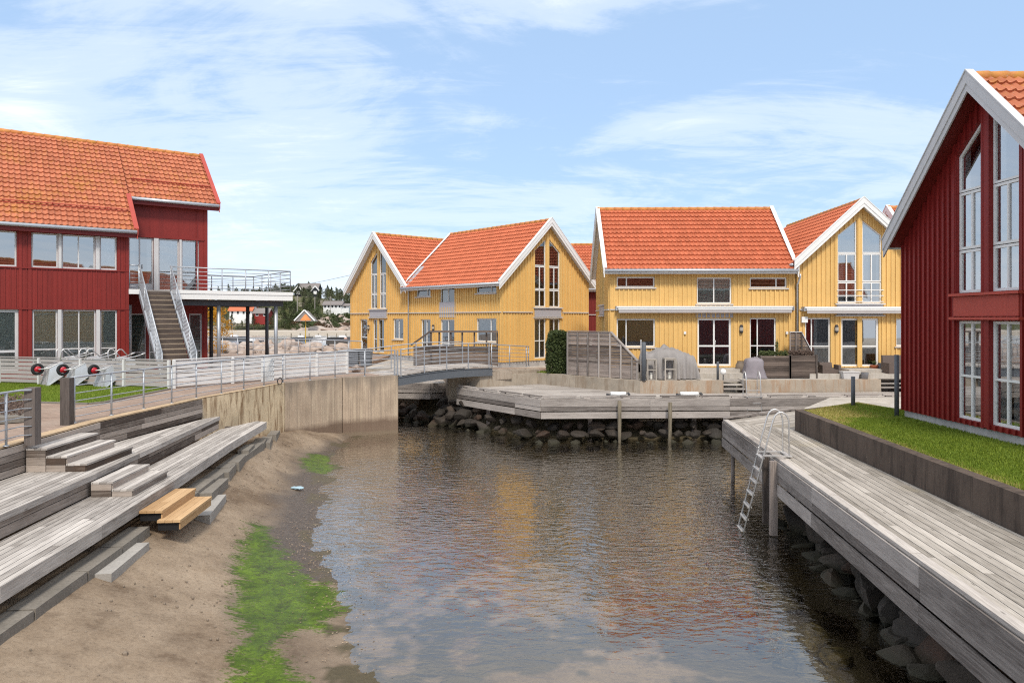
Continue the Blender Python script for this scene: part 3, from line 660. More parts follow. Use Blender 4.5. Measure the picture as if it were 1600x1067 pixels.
def bed(x, y):
    xb, xm, xw = XB(y), XM(y), XW(y); cz = .86 if y < 21 else .86 - (y - 21) * .06
    mzone = .16
    if x < xb: z = cz
    elif x < xm: k = (x - xb) / (xm - xb); z = cz + (mzone - cz) * (k ** .85)
    elif x < xw: z = mzone * (1 - (x - xm) / max(.2, xw - xm))
    else:
        d = x - xw; z = -.05 * d if d < 4.5 else -.225 - .13 * (d - 4.5)
        z = max(z, -1.15)
    d = DE(y) + .45 - x; r = -.55 - .8 * d if d > 0 else -.55 - .85 * d
    r -= max(0, y - 16.5) * .45; z = max(z, min(r, .9))
    fy = 27.0 if x > 1 else 27.0 + (1 - x) * 1.2
    r = -.75 + (y - fy + 1.4) * .42
    if x > -4.6: z = max(z, min(r, 1.3))
    return z
nx, ny = 300, 430; xs = np.linspace(-9.6, 13.5, nx); ys = np.linspace(3.0, 37.0, ny)
verts = []; wet = []; alg = []; weed = []
for y in ys:
    for x in xs:
        z = bed(x, y); n1 = noise.fractal(Vector((x * .7, y * .7, .3)), 1, 2, 4); n2 = noise.fractal(Vector((x * 2.4, y * 2.4, 5)), 1, 2, 4)
        z += (.025 * n1 + .012 * n2) * (1 if x < XW(y) - .5 or x > XW(y) + 1 else 1.35) + .006 * noise.noise(Vector((x * 9, y * 9, 2))); verts.append((float(x), float(y), float(z)))
        wet.append(min(1, max(0, (x - XM(y) + .28 * n1 + .12 * n2) / .75 + .45)) if x < XW(y) + 9 else 1)
        ad = max(sdist(x, y, p) for p in ALGW) if -8 < x < .5 and y < 26 else -9
        alg.append(min(1, max(0, .5 + (ad + .14 * n2 + .10 * n1 - max(0, .20 * noise.noise(Vector((x * 3.1, y * 3.1, 8))))) / .85)))
        d = x - XW(y); pat = n1 * .9 + n2 * .75
        if d < -.35 or d > 30: w = 0
        else: w = min(1, max(0, (pat + .05 + .16 * (d - .9)) * 2.6 + .25))
        if x > DE(y) - 3.2: w = max(w, min(1, (x - DE(y) + 3.2) / 1.2 + .4 * pat))  # dark weed tone spread here also paints the deep shade of the near deck
        if y > 24 and x > -4.5: w = 1
        # bare sand patches laid between the algae at the near end
        if y < 15.5 and x < DE(y) - 3.0 and x > XW(y) - .4: w = min(1, max(0, (n1 * .75 + n2 * .85 + .02 + .16 * max(0, y - 12.5)) * 4.5 + .5))
        weed.append(w)
faces = [(j * nx + i, j * nx + i + 1, (j + 1) * nx + i + 1, (j + 1) * nx + i) for j in range(ny - 1) for i in range(nx - 1)]
me = bpy.data.meshes.new('beach'); me.from_pydata(verts, [], faces); me.polygons.foreach_set('use_smooth', [True] * len(faces))
# sand showing through shallow water and in patches stays sand
sandp = np.array([1.0 if (v[1] < 12.5 and v[0] > XW(v[1]) - .6) or (v[1] < 10.6 and v[0] > -3.3) else 0.0 for v in verts])
wet = np.array(wet) * (1 - .72 * sandp) * np.array([(.12 if v[1] < 14.5 else .5) if v[0] > XW(v[1]) + .3 else 1.0 for v in verts])
for nm, a in (('wet', wet), ('algae', alg), ('weed', weed)):
    at_ = me.attributes.new(nm, 'FLOAT', 'POINT'); at_.data.foreach_set('value', np.array(a, dtype=np.float32))
me.materials.append(M['sand']); bo = bpy.data.objects.new('beach', me); C.objects.link(bo); tag(bo, kind='structure')
# autumn leaves and shell litter along the waterline
mb = MB()
for _ in range(1500):
    y = random.uniform(9.2, 26) if random.random() < .5 else random.gauss(14.2, 1.6)
    if not 8 < y < 26: continue
    x = XW(y) + random.gauss(-.1, .32) + (random.uniform(0, .8) if 11.5 < y < 13.5 and random.random() < .3 else 0)
    if random.random() < .10: x = random.uniform(XM(y) + .4, XW(y) + .2)
    p = Vector((x, y, max(bed(x, y), 0) + .022)); a = random.uniform(0, 6.3); s = random.uniform(.006, .019) * (1.6 if random.random() < .1 else 1)
    d = Vector((math.cos(a), math.sin(a), random.uniform(-.2, .2))); e = Vector((-math.sin(a), math.cos(a), random.uniform(-.3, .3))) * .6; mb.face([p - d * s, p - e * s, p + d * s, p + e * s])
tag(mb.build('leaf_litter', 'litter'), 'pale and brown fallen leaves strewn along the waterline', 'leaf litter', kind='stuff')
mb = MB()
for _ in range(320):
    y = random.uniform(6, 25); x = random.uniform(XB(y) + .3, XM(y)); s = random.uniform(.006, .022) * (1.8 if random.random() < .06 else 1); p = Vector((x, y, bed(x, y) + .012))
    mb.tube([p - Vector((0, 0, s * .6)), p + Vector((0, 0, s * .3)), p + Vector((0, 0, s * .7))], [s, s * .9, s * .3], 5)
tag(mb.build('pebbles', 'pebble'), 'small pebbles scattered over the dry brown sand', 'pebbles', kind='stuff')

# ---------------------------------------------------------------- quay wall of concrete panels
q = thing('quay_wall', 'stained concrete quay wall of three panels between the seating steps and the footbridge', 'wall', WALL[4])
for (a, b), m in (((WALL[3], WALL[4]), 'conc_rust'), ((WALL[4], WALL[5]), 'conc_tide'), ((WALL[5], WALL[6]), 'conc_tide')):
    d = (b - a).normalized(); n = Vector((-d.y, d.x, 0)); mb = MB(); g = .012
    A, B = a + d * g, b - d * (g if b is not WALL[6] else 0)
    mb.prism([(A.x, A.y, -1.3), (B.x, B.y, -1.3), (B.x + n.x * .3, B.y + n.y * .3, -1.3), (A.x + n.x * .3, A.y + n.y * .3, -1.3)], (0, 0, 3.602)); mb.build('wall_panel', m, q, True)
d = (WALL[6] - WALL[5]).normalized(); n = Vector((-d.y, d.x, 0)); mb = MB(); e = WALL[6]
mb.prism([(e.x, e.y, -1.3), (e.x - 1.9, e.y + 3.2, -1.3), (e.x - 2.2, e.y + 3.1, -1.3), (e.x - .3, e.y + .1, -1.3)], (0, 0, 3.6)); mb.build('wall_panel', 'conc_tide', q, True)
mb = MB()
for a, b in zip(WALL[:4], WALL[1:5]):
    d = (b - a).normalized(); n = Vector((-d.y, d.x, 0)); mb.prism([(a.x, a.y, 2.28), (b.x, b.y, 2.28), (b.x + n.x * .26, b.y + n.y * .26, 2.28), (a.x + n.x * .26, a.y + n.y * .26, 2.28)], (0, 0, .032))
tag(mb.build('edge_kerb', 'coping'), 'ochre weathered concrete kerb along the promenade edge', 'kerb')

# ---------------------------------------------------------------- timber seating steps
T1, T2 = 1.74, 1.36
BK = [(-8.75, 4.0), (-9.0, 12.66), (-9.17, 16.0), (-8.78, 20.4)]
F1 = [(-6.85, 4.0), (-7.45, 10.4), (-7.68, 13.24), (-7.9, 15.2), (-8.52, 20.9)]
F2 = [(-5.72, 4.0), (-6.2, 8.68), (-6.42, 11.2), (-6.76, 14.3), (-7.35, 19), (-7.68, 22.4)]
B2 = [(-6.85, 4.0), (-7.45, 10.4), (-7.68, 13.24), (-7.9, 15.2), (-8.52, 20.9), (-8.05, 22.9)]
bl = thing('seating_steps', 'weathered grey timber seating steps in two tiers along the beach', 'seating steps', (-7.5, 13, 1.3))
mb = MB(); boards(mb, [BK[0], F1[0], F1[1], F1[2], (-7.9, 15.2), F1[4], BK[3], BK[2], BK[1]], (-1.1, 10.4), T1, .118); mb.build('upper_tread', 'bleach_wood', bl, True)
mb = MB(); boards(mb, [(-6.83, 4.0), F2[0], F2[1], F2[2], F2[3], F2[4], F2[5], (-8.05, 22.6), (-8.50, 20.9), (-7.9, 15.2)], (-1.0, 10.2), T2, .118); mb.build('lower_tread', 'bleach_wood', bl, True)
def facing(name, line, z0, z1, m, root, w=.14, off=0.0):
    mb = MB()
    for a, b in zip(line, line[1:]):
        d = (Vector(b) - Vector(a)).normalized(); n = Vector((d.y, -d.x)); plankwall(mb, Vector(a) + n * off, Vector(b) + n * off, z0, z1, n, w)
    return mb.build(name, m, root, True)
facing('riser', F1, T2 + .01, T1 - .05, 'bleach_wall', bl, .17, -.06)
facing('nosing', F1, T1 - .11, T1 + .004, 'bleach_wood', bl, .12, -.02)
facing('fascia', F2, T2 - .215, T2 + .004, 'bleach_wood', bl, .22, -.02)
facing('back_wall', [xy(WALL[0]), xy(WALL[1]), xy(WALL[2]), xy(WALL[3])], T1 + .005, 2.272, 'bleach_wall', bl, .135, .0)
mb = MB()
for k in range(9):
    y = 5 + k * 2.1; mb.box((XB(y) - 1.0, y - .05, T2 - .25), (XB(y) - .1, y + .05, T2 - .05))
mb.build('joist', 'post_wood', bl, True)
def stepblock(label, corner, d, L, run, zs, z0):
    """boxed timber steps: zs = heights of the treads, the highest at the back"""
    d = Vector(d).normalized(); n = Vector((d.y, -d.x)); c = Vector(corner); r = thing('timber_steps', label, 'steps', (c.x, c.y, z0), group='boxed timber steps on the seating')
    for k, z in enumerate(zs):
        a = c + n * (run * k); poly = [a, a + d * L, a + d * L + n * run, a + n * run]; mb = MB(); e = .03
        boards(mb, [a - d * e, a + d * (L + e), a + d * (L + e) + n * (run + .02), a - d * e + n * (run + .02)], d, z, .118, .006, .035, 9); mb.build('tread', 'bleach_wood', r, True)
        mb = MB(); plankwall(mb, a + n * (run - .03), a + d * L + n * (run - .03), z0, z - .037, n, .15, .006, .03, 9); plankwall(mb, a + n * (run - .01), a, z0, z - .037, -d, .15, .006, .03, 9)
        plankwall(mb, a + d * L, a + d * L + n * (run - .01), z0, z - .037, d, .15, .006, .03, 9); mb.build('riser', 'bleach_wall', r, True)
    return r
stepblock('three boxed timber steps below the railing gap, on the upper seating tier', (-9.03, 13.35), (-.05, 1), 1.75, .36, (T1 + .44, T1 + .29, T1 + .145), T1)
stepblock('two boxed timber steps between the two seating tiers', (-7.62, 13.0), (-.085, 1), 1.55, .36, (T2 + .27, T2 + .135), T2)
# new bare-wood steps on steel brackets
st = thing('wooden_steps', 'new orange-brown wooden steps on black brackets at the foot of the seating', 'steps', (-6.2, 12.4, .9))
d = Vector((-.085, 1)).normalized(); n = Vector((d.y, -d.x))
for base, z, L in (((-6.56, 12.6), 1.21, 1.68), ((-6.22, 12.55), 1.06, 1.68)):
    b = Vector(base); mb = MB(); boards(mb, [b, b + d * L, b + d * L + n * .40, b + n * .40], d, z, .133, .004, .045, 9); mb.build('tread', 'new_wood', st, True)
    mb = MB(); mb.prism([(b + n * .365 + d * .03).to_3d() + Vector((0, 0, z - .17)), (b + n * .365 + d * (L - .03)).to_3d() + Vector((0, 0, z - .17)), (b + n * .39 + d * (L - .03)).to_3d() + Vector((0, 0, z - .17)), (b + n * .39 + d * .03).to_3d() + Vector((0, 0, z - .17))], (0, 0, .124)); mb.build('riser', 'new_wood', st, True)
    for s in (.05, L - .06):
        mb = MB(); p = b + d * s; mb.prism([(p + n * .0).to_3d() + Vector((0, 0, z - .19)), (p + n * .36).to_3d() + Vector((0, 0, z - .19)), (p + n * .36 + d * .012).to_3d() + Vector((0, 0, z - .19)), (p + d * .012).to_3d() + Vector((0, 0, z - .19))], (0, 0, .143)); br = mb.build('bracket', 'black', st, True)
        if s < .1:
            bm_ = MB()
            for q in (.08, .24): c = (p + n * q - d * .006).to_3d() + Vector((0, 0, z - .10)); bm_.tube([c, c + Vector((d.x, d.y, 0)) * .008], .014, 8)
            bm_.build('bolt', 'alu', br, True)
# kerb stones under the seating and loose slabs on the sand
def slab(p, d, L, w, h, label, group=None, m='granite', tilt=0.0, name='kerb_stone'):
    mb = MB(); a = [(-L / 2, -w / 2), (L / 2, -w / 2), (L / 2, w / 2), (-L / 2, w / 2)]; j = lambda: random.uniform(-.012, .012)
    b = [(x + j(), y + j(), -.18) for x, y in a] + [(x * .995 + j() * .4, y * .97 + j() * .4, h) for x, y in a]; mb.hexa(b)
    p = (p[0], p[1], bed(p[0], p[1]) + (p[2] if p[2] < .3 else 0)); o = mb.build(name, m); o.location = p; o.rotation_euler = (tilt, random.uniform(-.012, .012), math.atan2(d[1], d[0])); return tag(o, label, 'kerb stone', group)
y = 5.6
while y < 21.5:
    L = random.uniform(1.05, 1.35); x = XB(y + L / 2); dd = (XB(y + L) - XB(y), L)
    if not (12.3 < y + L / 2 < 14.3): slab((x + .02, y + L / 2, random.uniform(-.02, .02)), dd, L - .015,   .36, .07, 'rough grey granite kerb stone lying tight under the front of the seating', 'kerb stones under the seating')
    y += L
slab((-6.20, 11.35, -.02), (-.13, 1), 1.5, .34, .09, 'loose pale granite slab on the sand, nearest to the camera', 'loose granite slabs', 'granite_new')
slab((-6.35, 15.05, -.01), (-.2, 1), 1.7, .36, .12, 'loose light granite slab on the sand just beyond the new wooden steps', 'loose granite slabs', 'granite_new')
slab((-6.72, 16.1, 0.05), (-.16, 1), 1.5, .34, .10, 'grey granite slab lying on the kerb beyond the new wooden steps', 'loose granite slabs')
slab((-7.05, 17.7, 0.03), (-.2, 1), .95, .3, .10, 'short granite block on the kerb, third from the new wooden steps', 'loose granite slabs')
slab((-7.22, 18.8, 0.03), (-.2, 1), 1.0, .3, .10, 'short granite block on the kerb, fourth from the new wooden steps', 'loose granite slabs')
slab((-7.45, 20.1, 0.03), (-.2, 1), 1.0, .3, .10, 'short granite block on the kerb near the concrete quay wall', 'loose granite slabs')
slab((-7.75, 22.6, 0.0), (-.28, 1), 1.3, .32, .12, 'last granite kerb stone at the foot of the rusty concrete panel', 'loose granite slabs')
slab((-7.95, 23.9, 0.0), (-.2, 1), 1.0, .3, .10, 'far granite kerb stone in the corner of the quay wall', 'loose granite slabs')
# lost glove on the mud
p = at(463, 764, .1); mb = MB(); mb.prism([(-.10, -.05, 0), (.05, -.06, 0), (.07, .05, 0), (-.10, .05, 0)], (0, 0, .03), .5)
for k in range(4): mb.tube([(.04, -.045 + k * .03, .02), (.12, -.055 + k * .036, .022), (.17 - abs(k - 1.5) * .02, -.06 + k * .04, .012)], [.016, .015, .011], 6)
mb.tube([(-.02, .04, .02), (.03, .09, .02), (.06, .11, .012)], [.018, .016, .011], 6)
g = mb.build('glove', 'glove'); g.location = (p.x, p.y, bed(p.x, p.y) + .02); g.rotation_euler = (0, 0, -.4); g.scale = (1.3, 1.3, 1); tag(g, 'pale blue glove lying on the dark mud', 'glove')

# ---------------------------------------------------------------- left promenade: lawn, bed, railings, fences
LZ = 2.31
lawn_edge = [at(-30, 640, LZ), at(52, 628, LZ), at(140, 630.5, LZ), at(165, 628, LZ), at(268, 607, LZ)]
lawn_poly = [(-26, 18.5)] + [xy(p) for p in lawn_edge] + [(-11.3, 24.0), (-17, 26.1), (-30, 29)]
mb = MB(); mb.face([(x, y, LZ + .01) for x, y in lawn_poly]); o = mb.build('lawn', 'lawn'); tag(o, kind='structure')
mb = MB()
for a, b in zip(lawn_edge, lawn_edge[1:]): mb.bar(a + Vector((0, -.05, -.02)), b + Vector((0, -.05, -.02)), .09, .09)
tag(mb.build('lawn_edging', 'granite'), 'low grey stone edging around the left lawn', 'edging')
def blades(name, label, poly, z, n, h, m='grass_blade', zf=None, dens=None):
    mb = MB(); xs_ = [p[0] for p in poly]; ys_ = [p[1] for p in poly]; k = 0
    while k < n:
        x, y = random.uniform(min(xs_), max(xs_)), random.uniform(min(ys_), max(ys_))
        if sdist(x, y, poly) < .02: k += .2; continue
        if dens and random.random() > dens(x, y): k += .5; continue
        zz_ = z if zf is None else zf(x, y); a = random.uniform(0, 6.3); s = h * random.uniform(.5, 1.3); w = .006 + h * .07
        mb.face([(x - w * math.cos(a), y - w * math.sin(a), zz_), (x + w * math.cos(a), y + w * math.sin(a), zz_), (x + random.uniform(-.5, .5) * s, y + random.uniform(-.5, .5) * s, zz_ + s)]); k += 1
    return tag(mb.build(name, m), label, 'grass', kind='stuff')
blades('grass', 'short green grass of the lawn by the wheelbarrows', [(-19, 18.8)] + [xy(p) for p in lawn_edge] + [(-11.4, 23.3), (-18.3, 25.2)], LZ + .01, 16000, .05)
bed_c = at(10, 648, LZ); bp = thing('flower_bed', 'low heather bed with a stone edge at the left picture edge', 'flower bed', (bed_c.x, bed_c.y, LZ))
mb = MB(); mb.prism([xy_ for xy_ in [(*xy(at(-60, 666, LZ)), LZ), (*xy(at(40, 659, LZ)), LZ), (*xy(at(47, 634, LZ)), LZ), (*xy(at(-60, 641, LZ)), LZ)]], (0, 0, .13)); mb.build('stone_edge', 'granite', bp, True)
mb = MB()
for k in range(2600):
    u, v = random.uniform(-60, 42), random.uniform(638, 658); p = at(u, v, LZ); leaf(mb, Vector((p.x, p.y, LZ + .13 + random.random() ** 1.5 * .26)), .032)
mb.build('heather', 'heather', bp, True)
# railing right of the gap, up to the footbridge
IN = lambda p, q, k=.14: (lambda d: Vector((-d.y, d.x, 0)) * k)((q - p).normalized())
p0 = at(116, 661, 2.31); RL = [p0, WALL[3] + IN(WALL[2], WALL[3]), WALL[4] + IN(WALL[3], WALL[4]), WALL[5] + IN(WALL[4], WALL[5]), WALL[6] + IN(WALL[5], WALL[6]) + Vector((-.1, 0, 0))]
rl = thing('railing', 'long grey steel promenade railing running from the wooden post to the footbridge', 'railing', p0)
railing(rl, RL, 1.28, 1.0)
mb = MB(); w = at(105, 663, 2.3); mb.box((w.x - .1, w.y - .09, 2.25), (w.x + .1, w.y + .09, 3.31)); mb.build('end_post', 'post_wood', rl, True)
mb = MB(); mb.tube([w + Vector((0, 0, .98)), RL[0] + Vector((0, 0, 1.0))], .022, 8); mb.build('handrail', 'galv', rl, True)
w2 = at(51, 690, 2.3); e0 = Vector((-8.9, 4.5, 2.31)); rl2 = thing('railing', 'short grey steel railing ending in a wooden post at the left picture edge', 'railing', w2)
railing(rl2, [w2 + Vector((.05, -.1, .01)), at(36, 690.5, 2.31) , e0], 1.6, .96, posts=[.62, 2.2, 3.8, 5.4, 7]); mb = MB(); mb.box((w2.x - .1, w2.y - .09, 2.25), (w2.x + .1, w2.y + .09, 3.31)); mb.build('end_post', 'post_wood', rl2, True)
# white slatted fences
def slatfence(label, pts, m, posts, h=.92, sp=1.9):
    r = thing('slatted_fence', label, 'fence', pts[0], group='white slatted fences'); n = 6
    for a, b in zip(pts, pts[1:]):
        a, b = Vector(a), Vector(b); d = (b - a).normalized(); out = Vector((d.y, -d.x, 0)); L = (b - a).length; k = max(1, round(L / sp)); mb = MB()
        for i in range(n):
            z = .06 + i * (h - .06) / n
            for j in range(k):
                p, q_ = a + d * (L * j / k), a + d * (L * (j + 1) / k - .01); mb.bar(p + Vector((0, 0, z + .060)), q_ + Vector((0, 0, z + .060)), .022, .116 + random.uniform(-.004, .004))
        mb.bar(a + Vector((0, 0, h + .015)), b + Vector((0, 0, h + .015)), .09, .03); mb.build('slat_panel', m, r, True)
        for j in range(k + 1):
            p = a + d * (L * j / k) + out * .05; mb = MB(); mb.bar(p, p + Vector((0, 0, h)), .09, .07, (d.x, d.y, 0)); mb.build('post', posts, r, True)
    return r
fc = at(268, 607, 2.3); fl = at(-60, 597, 2.3); fr_ = at(442, 592.5, 2.3); fe = at(541, 584, 2.3)
slatfence('grey-white slatted fence behind the three wheelbarrows', [fl, fc + Vector((-.05, .0, 0))], 'pale_fence', 'white_fence')
slatfence('long bright white slatted fence behind the steel railing', [fc + Vector((.05, 0, 0)), fr_, fe], 'white_fence', 'white_fence')
mb = MB(); a, b = at(408, 601, 2.32), at(428, 599.5, 2.32); a.z = b.z = 2.42; mb.prism([a, b, b + Vector((0, .03, 0)), a + Vector((0, .03, 0))], (0, 0, .78)); mb.build('sign_board', 'white'); so_ = bpy.data.objects['sign_board']; tag(so_, 'plain white board fixed behind the railing, in front of the white fence', 'board')
mb = MB(); a = at(437, 600, 2.31)
for k in range(2): mb.tube([a + Vector((.08 * math.cos(t_ / 8 * 6.283), .03 * k + .02 * math.sin(t_), .1 + .12 * math.sin(t_ / 8 * 6.283))) for t_ in range(9)], .014, 6)
tag(mb.build('cable_lock', 'rubber'), 'dark cable lock looped at the foot of the railing posts', 'cable lock')

# wheelbarrows tipped against the fence
def wheelbarrow():
    r = thing('wheelbarrow', '', 'wheelbarrow', (0, 0, 0), group='wheelbarrows against the fence'); mb = MB()
    bt = [(-.46, -.24, .30), (.34, -.21, .26), (.34, .21, .26), (-.46, .24, .30)]; tp = [(-.66, -.37, .62), (.78, -.34, .70), (.78, .34, .70), (-.66, .37, .62)]
    for i in range(4): mb.face([bt[i], bt[(i + 1) % 4], tp[(i + 1) % 4], tp[i]], .5); mb.face([Vector(p) * 1.0 + Vector((0, 0, .012)) for p in (tp[i], tp[(i + 1) % 4], bt[(i + 1) % 4], bt[i])], .5)
    mb.face(bt[::-1], .5); mb.face([Vector(p) + Vector((0, 0, .012)) for p in bt], .5); mb.tube([Vector(p) for p in tp + [tp[0]]], .014, 6); mb.build('tray', 'galv_tray', r)
    mb = MB()
    mb.tube([(.34, .0, .27), (.74, -.28, .66)], .008, 5); mb.tube([(.34, .0, .27), (.74, .28, .66)], .008, 5)
    for s in (-1, 1): mb.tube([(.60, s * .09, .11), (.35, s * .14, .235), (-.35, s * .22, .28), (-.70, s * .27, .45), (-1.02, s * .285, .54)], .017, 8)
    mb.build('frame', 'alu', r, smooth=True)
    for s in (-1, 1):
        mb = MB(); mb.tube([(-.92, s * .281, .512), (-1.06, s * .287, .55)], .024, 8); mb.build('grip', 'alu', r, smooth=True)
    for s in (-1, 1):
        mb = MB(); mb.tube([(-.05, s * .18, .26), (-.20, s * .23, .02), (-.26, s * .24, -.06), (-.36, s * .25, -.08), (-.44, s * .25, -.02), (-.52, s * .25, .34)], .016, 8); mb.build('leg', 'alu', r, smooth=True)
    mb = MB(); mb.tube([(.60 + .155 * math.cos(k / 20 * 6.2832), 0, .11 + .155 * math.sin(k / 20 * 6.2832)) for k in range(21)], .048, 10, caps=False); w_ = mb.build('wheel', 'rubber', r, smooth=True)
    mb = MB(); mb.tube([(.60, -.055, .11), (.60, .055, .11)], .10, 16); mb.tube([(.60, -.09, .11), (.60, .09, .11)], .02, 8); mb.build('rim', 'hub_red', w_, smooth=True)
    return r
simple('galv_tray', (.50, .515, .53), .40, .5, .12, 3)
wb = wheelbarrow()
WBL = ['galvanised wheelbarrow leaning upside down on the fence, leftmost of three', 'galvanised wheelbarrow leaning upside down on the fence, in the middle of three', 'galvanised wheelbarrow leaning upside down on the fence, nearest to the stairs']
for k, u in enumerate((92, 130, 176)):
    o = wb if k == 0 else dup(wb); p = at(u, 601 + k, LZ); o['label'] = WBL[k]
    o.matrix_world = Matrix.Translation((p.x - .05, p.y - .05, LZ + .60)) @ Matrix.Rotation(R(230 + 6 * k), 4, 'Z') @ Matrix.Rotation(R(32), 4, 'Y') @ Matrix.Rotation(R(180), 4, 'X') @ Matrix.Scale(1.0, 4) @ Matrix.Translation((-.1, 0, -.38))
# bicycles parked behind the fence
def bicycle():
    r = thing('bicycle', '', 'bicycle', (0, 0, 0), group='bicycles behind the fence')
    for x in (-.52, .52):
        mb = MB(); mb.tube([(x + .33 * math.cos(k / 24 * 6.2832), 0, .35 + .33 * math.sin(k / 24 * 6.2832)) for k in range(25)], .018, 6, caps=False); w_ = mb.build('wheel', 'rubber', r)
        mb = MB()
        for k in range(12): mb.tube([(x, 0, .35), (x + .32 * math.cos(k * .5236), 0, .35 + .32 * math.sin(k * .5236))], .003, 4)
        mb.build('spokes', 'alu', w_)
    mb = MB(); A, B, S_, H = (-.52, 0, .35), (-.08, 0, .30), (-.2, 0, .80), (.36, 0, .85)
    for p, q_ in ((A, B), (A, S_), (B, S_), (B, H), (S_, H), (H, (.52, 0, .35))): mb.tube([p, q_], .018, 6)
    mb.build('frame', 'bike_black', r)
    mb = MB(); mb.tube([(.30, -.3, 1.04), (.36, -.22, 1.06), (.37, 0, 1.02), (.36, .22, 1.06), (.30, .3, 1.04)], .014, 6); mb.tube([H, (.37, 0, 1.02)], .015, 6); mb.build('handlebar', 'bike_black', r)
    mb = MB(); mb.tube([(-.36, 0, .93), (-.22, 0, .95), (-.06, 0, .93)], [.08, .06, .02], 8); mb.tube([S_, (-.2, 0, .93)], .014, 6); mb.build('saddle', 'bike_black', r)
    mb = MB(); mb.box((.42, -.16, .80), (.68, .16, 1.0)); mb.build('basket', 'bike_black', r); return r
bk = bicycle(); p = at(12, 589, 2.3); bk.location = (p.x, p.y, 2.3); bk.rotation_euler = (0, 0, .55); bk['label'] = 'black bicycle with a basket behind the fence, at the left picture edge'
b2 = dup(bk, (at(42, 587, 2.3).x, at(42, 587, 2.3).y, 2.3), (0, R(8), .95), 'black bicycle behind the fence, under the red corner post of the window band')

# ---------------------------------------------------------------- red building on the left with balcony and stairs
dL = Vector((1476, 1120)).normalized(); eL = (dL.x, dL.y); k_ = -600 / F
s_ = (k_ * 28 + 17.1) / (dL.x - k_ * dL.y); oL = Vector((-17.1, 28)) + dL * s_
FL = Face(oL, dL, 2.3); RB = 1.8; FR_ = Face(oL + Vector((-dL.y, dL.x)) * RB, dL, 2.3)
lb = thing('red_building', 'long red boarded building with a lichened tile roof and an outside stair', 'building', (oL.x, oL.y, 2.3), math.atan2(dL.y, dL.x))
XR = FR_.x(323); BX = 6.75; BZ = 3.46
def band(Fc, spec, oo):
    ops, wins = [], []
    for (u0, v0, u1, v1, kw) in spec:
        x0, x1, z0, z1 = Fc.rect(u0, v0, u1, v1); ops.append((x0, x1, z0, z1, z1)); wins.append((x0, x1, z0, z1, kw))
    return ops, wins
upper = [(-70, 418, 26, 361, dict(cols=(.3, .62))), (49, 420, 91, 367, {}), (96, 420, 149, 368.5, dict(cols=(.5,))), (155.5, 420, 182.5, 372, {})]
lower = [(-40, 577, 29, 482, dict(cols=(.42,), rows=(.32,), fr=.11, name='door')), (50.5, 577, 90, 483, dict(rows=(.34,))), (96, 577, 150, 483, dict(cols=(.5,), rows=(.34,))), (156, 577, 183, 483, dict(rows=(.34,)))]
zu = FL.z(115, 420), FL.z(115, 367); zl = .32, FL.z(115, 484)
def flat(ops, z): return [(a, b, z[0], z[1], z[1]) for a, b, _, _, _ in ops]
o1, w1 = band(FL, [(a, b, c_, d_, kw) for a, b, c_, d_, kw in upper], None); o2, w2_ = band(FL, lower, None); o1, o2 = flat(o1, zu), flat(o2, zl)
off = 13.0; mb = MB(); ztop = lambda x: 5.85
strips(mb, (-off, 0, -.1), (1, 0, 0), (0, -1, 0), off, ztop, -.1, [(a + off, b + off, z0, z1, z2) for a, b, z0, z1, z2 in o1 + o2], .165, .035, proud=.022)
strips(mb, (0, 0, -.1), (0, 1, 0), (1, 0, 0), RB, ztop, -.1, [], .165, .035, proud=.022)
rspec = [(200.5, 452, 240, 373, dict(cols=(.45,), name='door', fr=.06, bottom=.3, handle=True)), (247.5, 452, 280, 373.5, {}), (283.5, 452, 311, 374.5, {})]
ro_, rw = band(FR_, rspec, None); ro_ = [(a, b, BZ + .03, FR_.z(260, 373.5), FR_.z(260, 373.5)) for a, b, *_ in ro_]
glow = [(.15, 1.0, .1, 2.5, 2.5), (1.1, 1.7, .1, 2.5, 2.5), (XR - .75, XR - .2, .1, 2.5, 2.5)]
strips(mb, (0, RB, -.1), (1, 0, 0), (0, -1, 0), XR, lambda x: 7.45, -.1, ro_ + glow, 1.15, .03, proud=.012)
gt = lambda y: 10.12 - .90 * abs(y - 4.45)
strips(mb, (XR, RB, -.1), (0, 1, 0), (1, 0, 0), 6.2, lambda y: gt(y + RB) - .1, -.1, [], .165, .035, proud=.022, kinks=(4.45 - RB,)); mb.build('wall', 'red_left', lb)
mb = MB()   # flat trims: corner boards, bands
for x0, x1 in ((FL.x(29.5), FL.x(34)), (FL.x(44), FL.x(48.5)), (FL.x(183.5), FL.x(187.5)), (-.1, .03)): mb.box((x0, -.034, .1), (x1, -.0, 5.8))
for z in (zl[1] + .005, zu[0] - .05): mb.box((-off, -.05, z), (.03, 0, z + .045))
mb.box((XR - .12, RB - .03, 0), (XR + .03, RB, 7.4)); mb.box((.05, RB - .045, ro_[0][3] + .01), (XR - .1, RB - .01, ro_[0][3] + .09)); mb.box((XR - .45, RB - .034, BZ), (XR - .4, RB, 7.4)); mb.build('trim', 'red_left', lb)
for (a, b, z0, z1, _), (_, _, _, _, kw) in zip(o1, w1): window(lb, (0, 0, 0), (1, 0, 0), (0, -1, 0), a, b, z0, z1, gm='glass_bright', m='greywhite', curtain=('curtain', [(0, .12)] if b < -2 else [(0, 1)]) , cz=z0 + .3 if b < -1 else None, **kw)
for (a, b, z0, z1, _), (_, _, _, _, kw) in zip(o2, w2_): window(lb, (0, 0, 0), (1, 0, 0), (0, -1, 0), a, b, z0, z1, m='greywhite', curtain=('blind', [(0, 1)]), **kw)
for (a, b, z0, z1, _), (_, _, _, _, kw) in zip(ro_, rw): window(lb, (0, RB, 0), (1, 0, 0), (0, -1, 0), a, b, z0, z1, m='greywhite', gm='glass_bright', curtain=('curtain', [(.0, .3), (.75, 1)] if kw else [(0, 1)]), **kw)
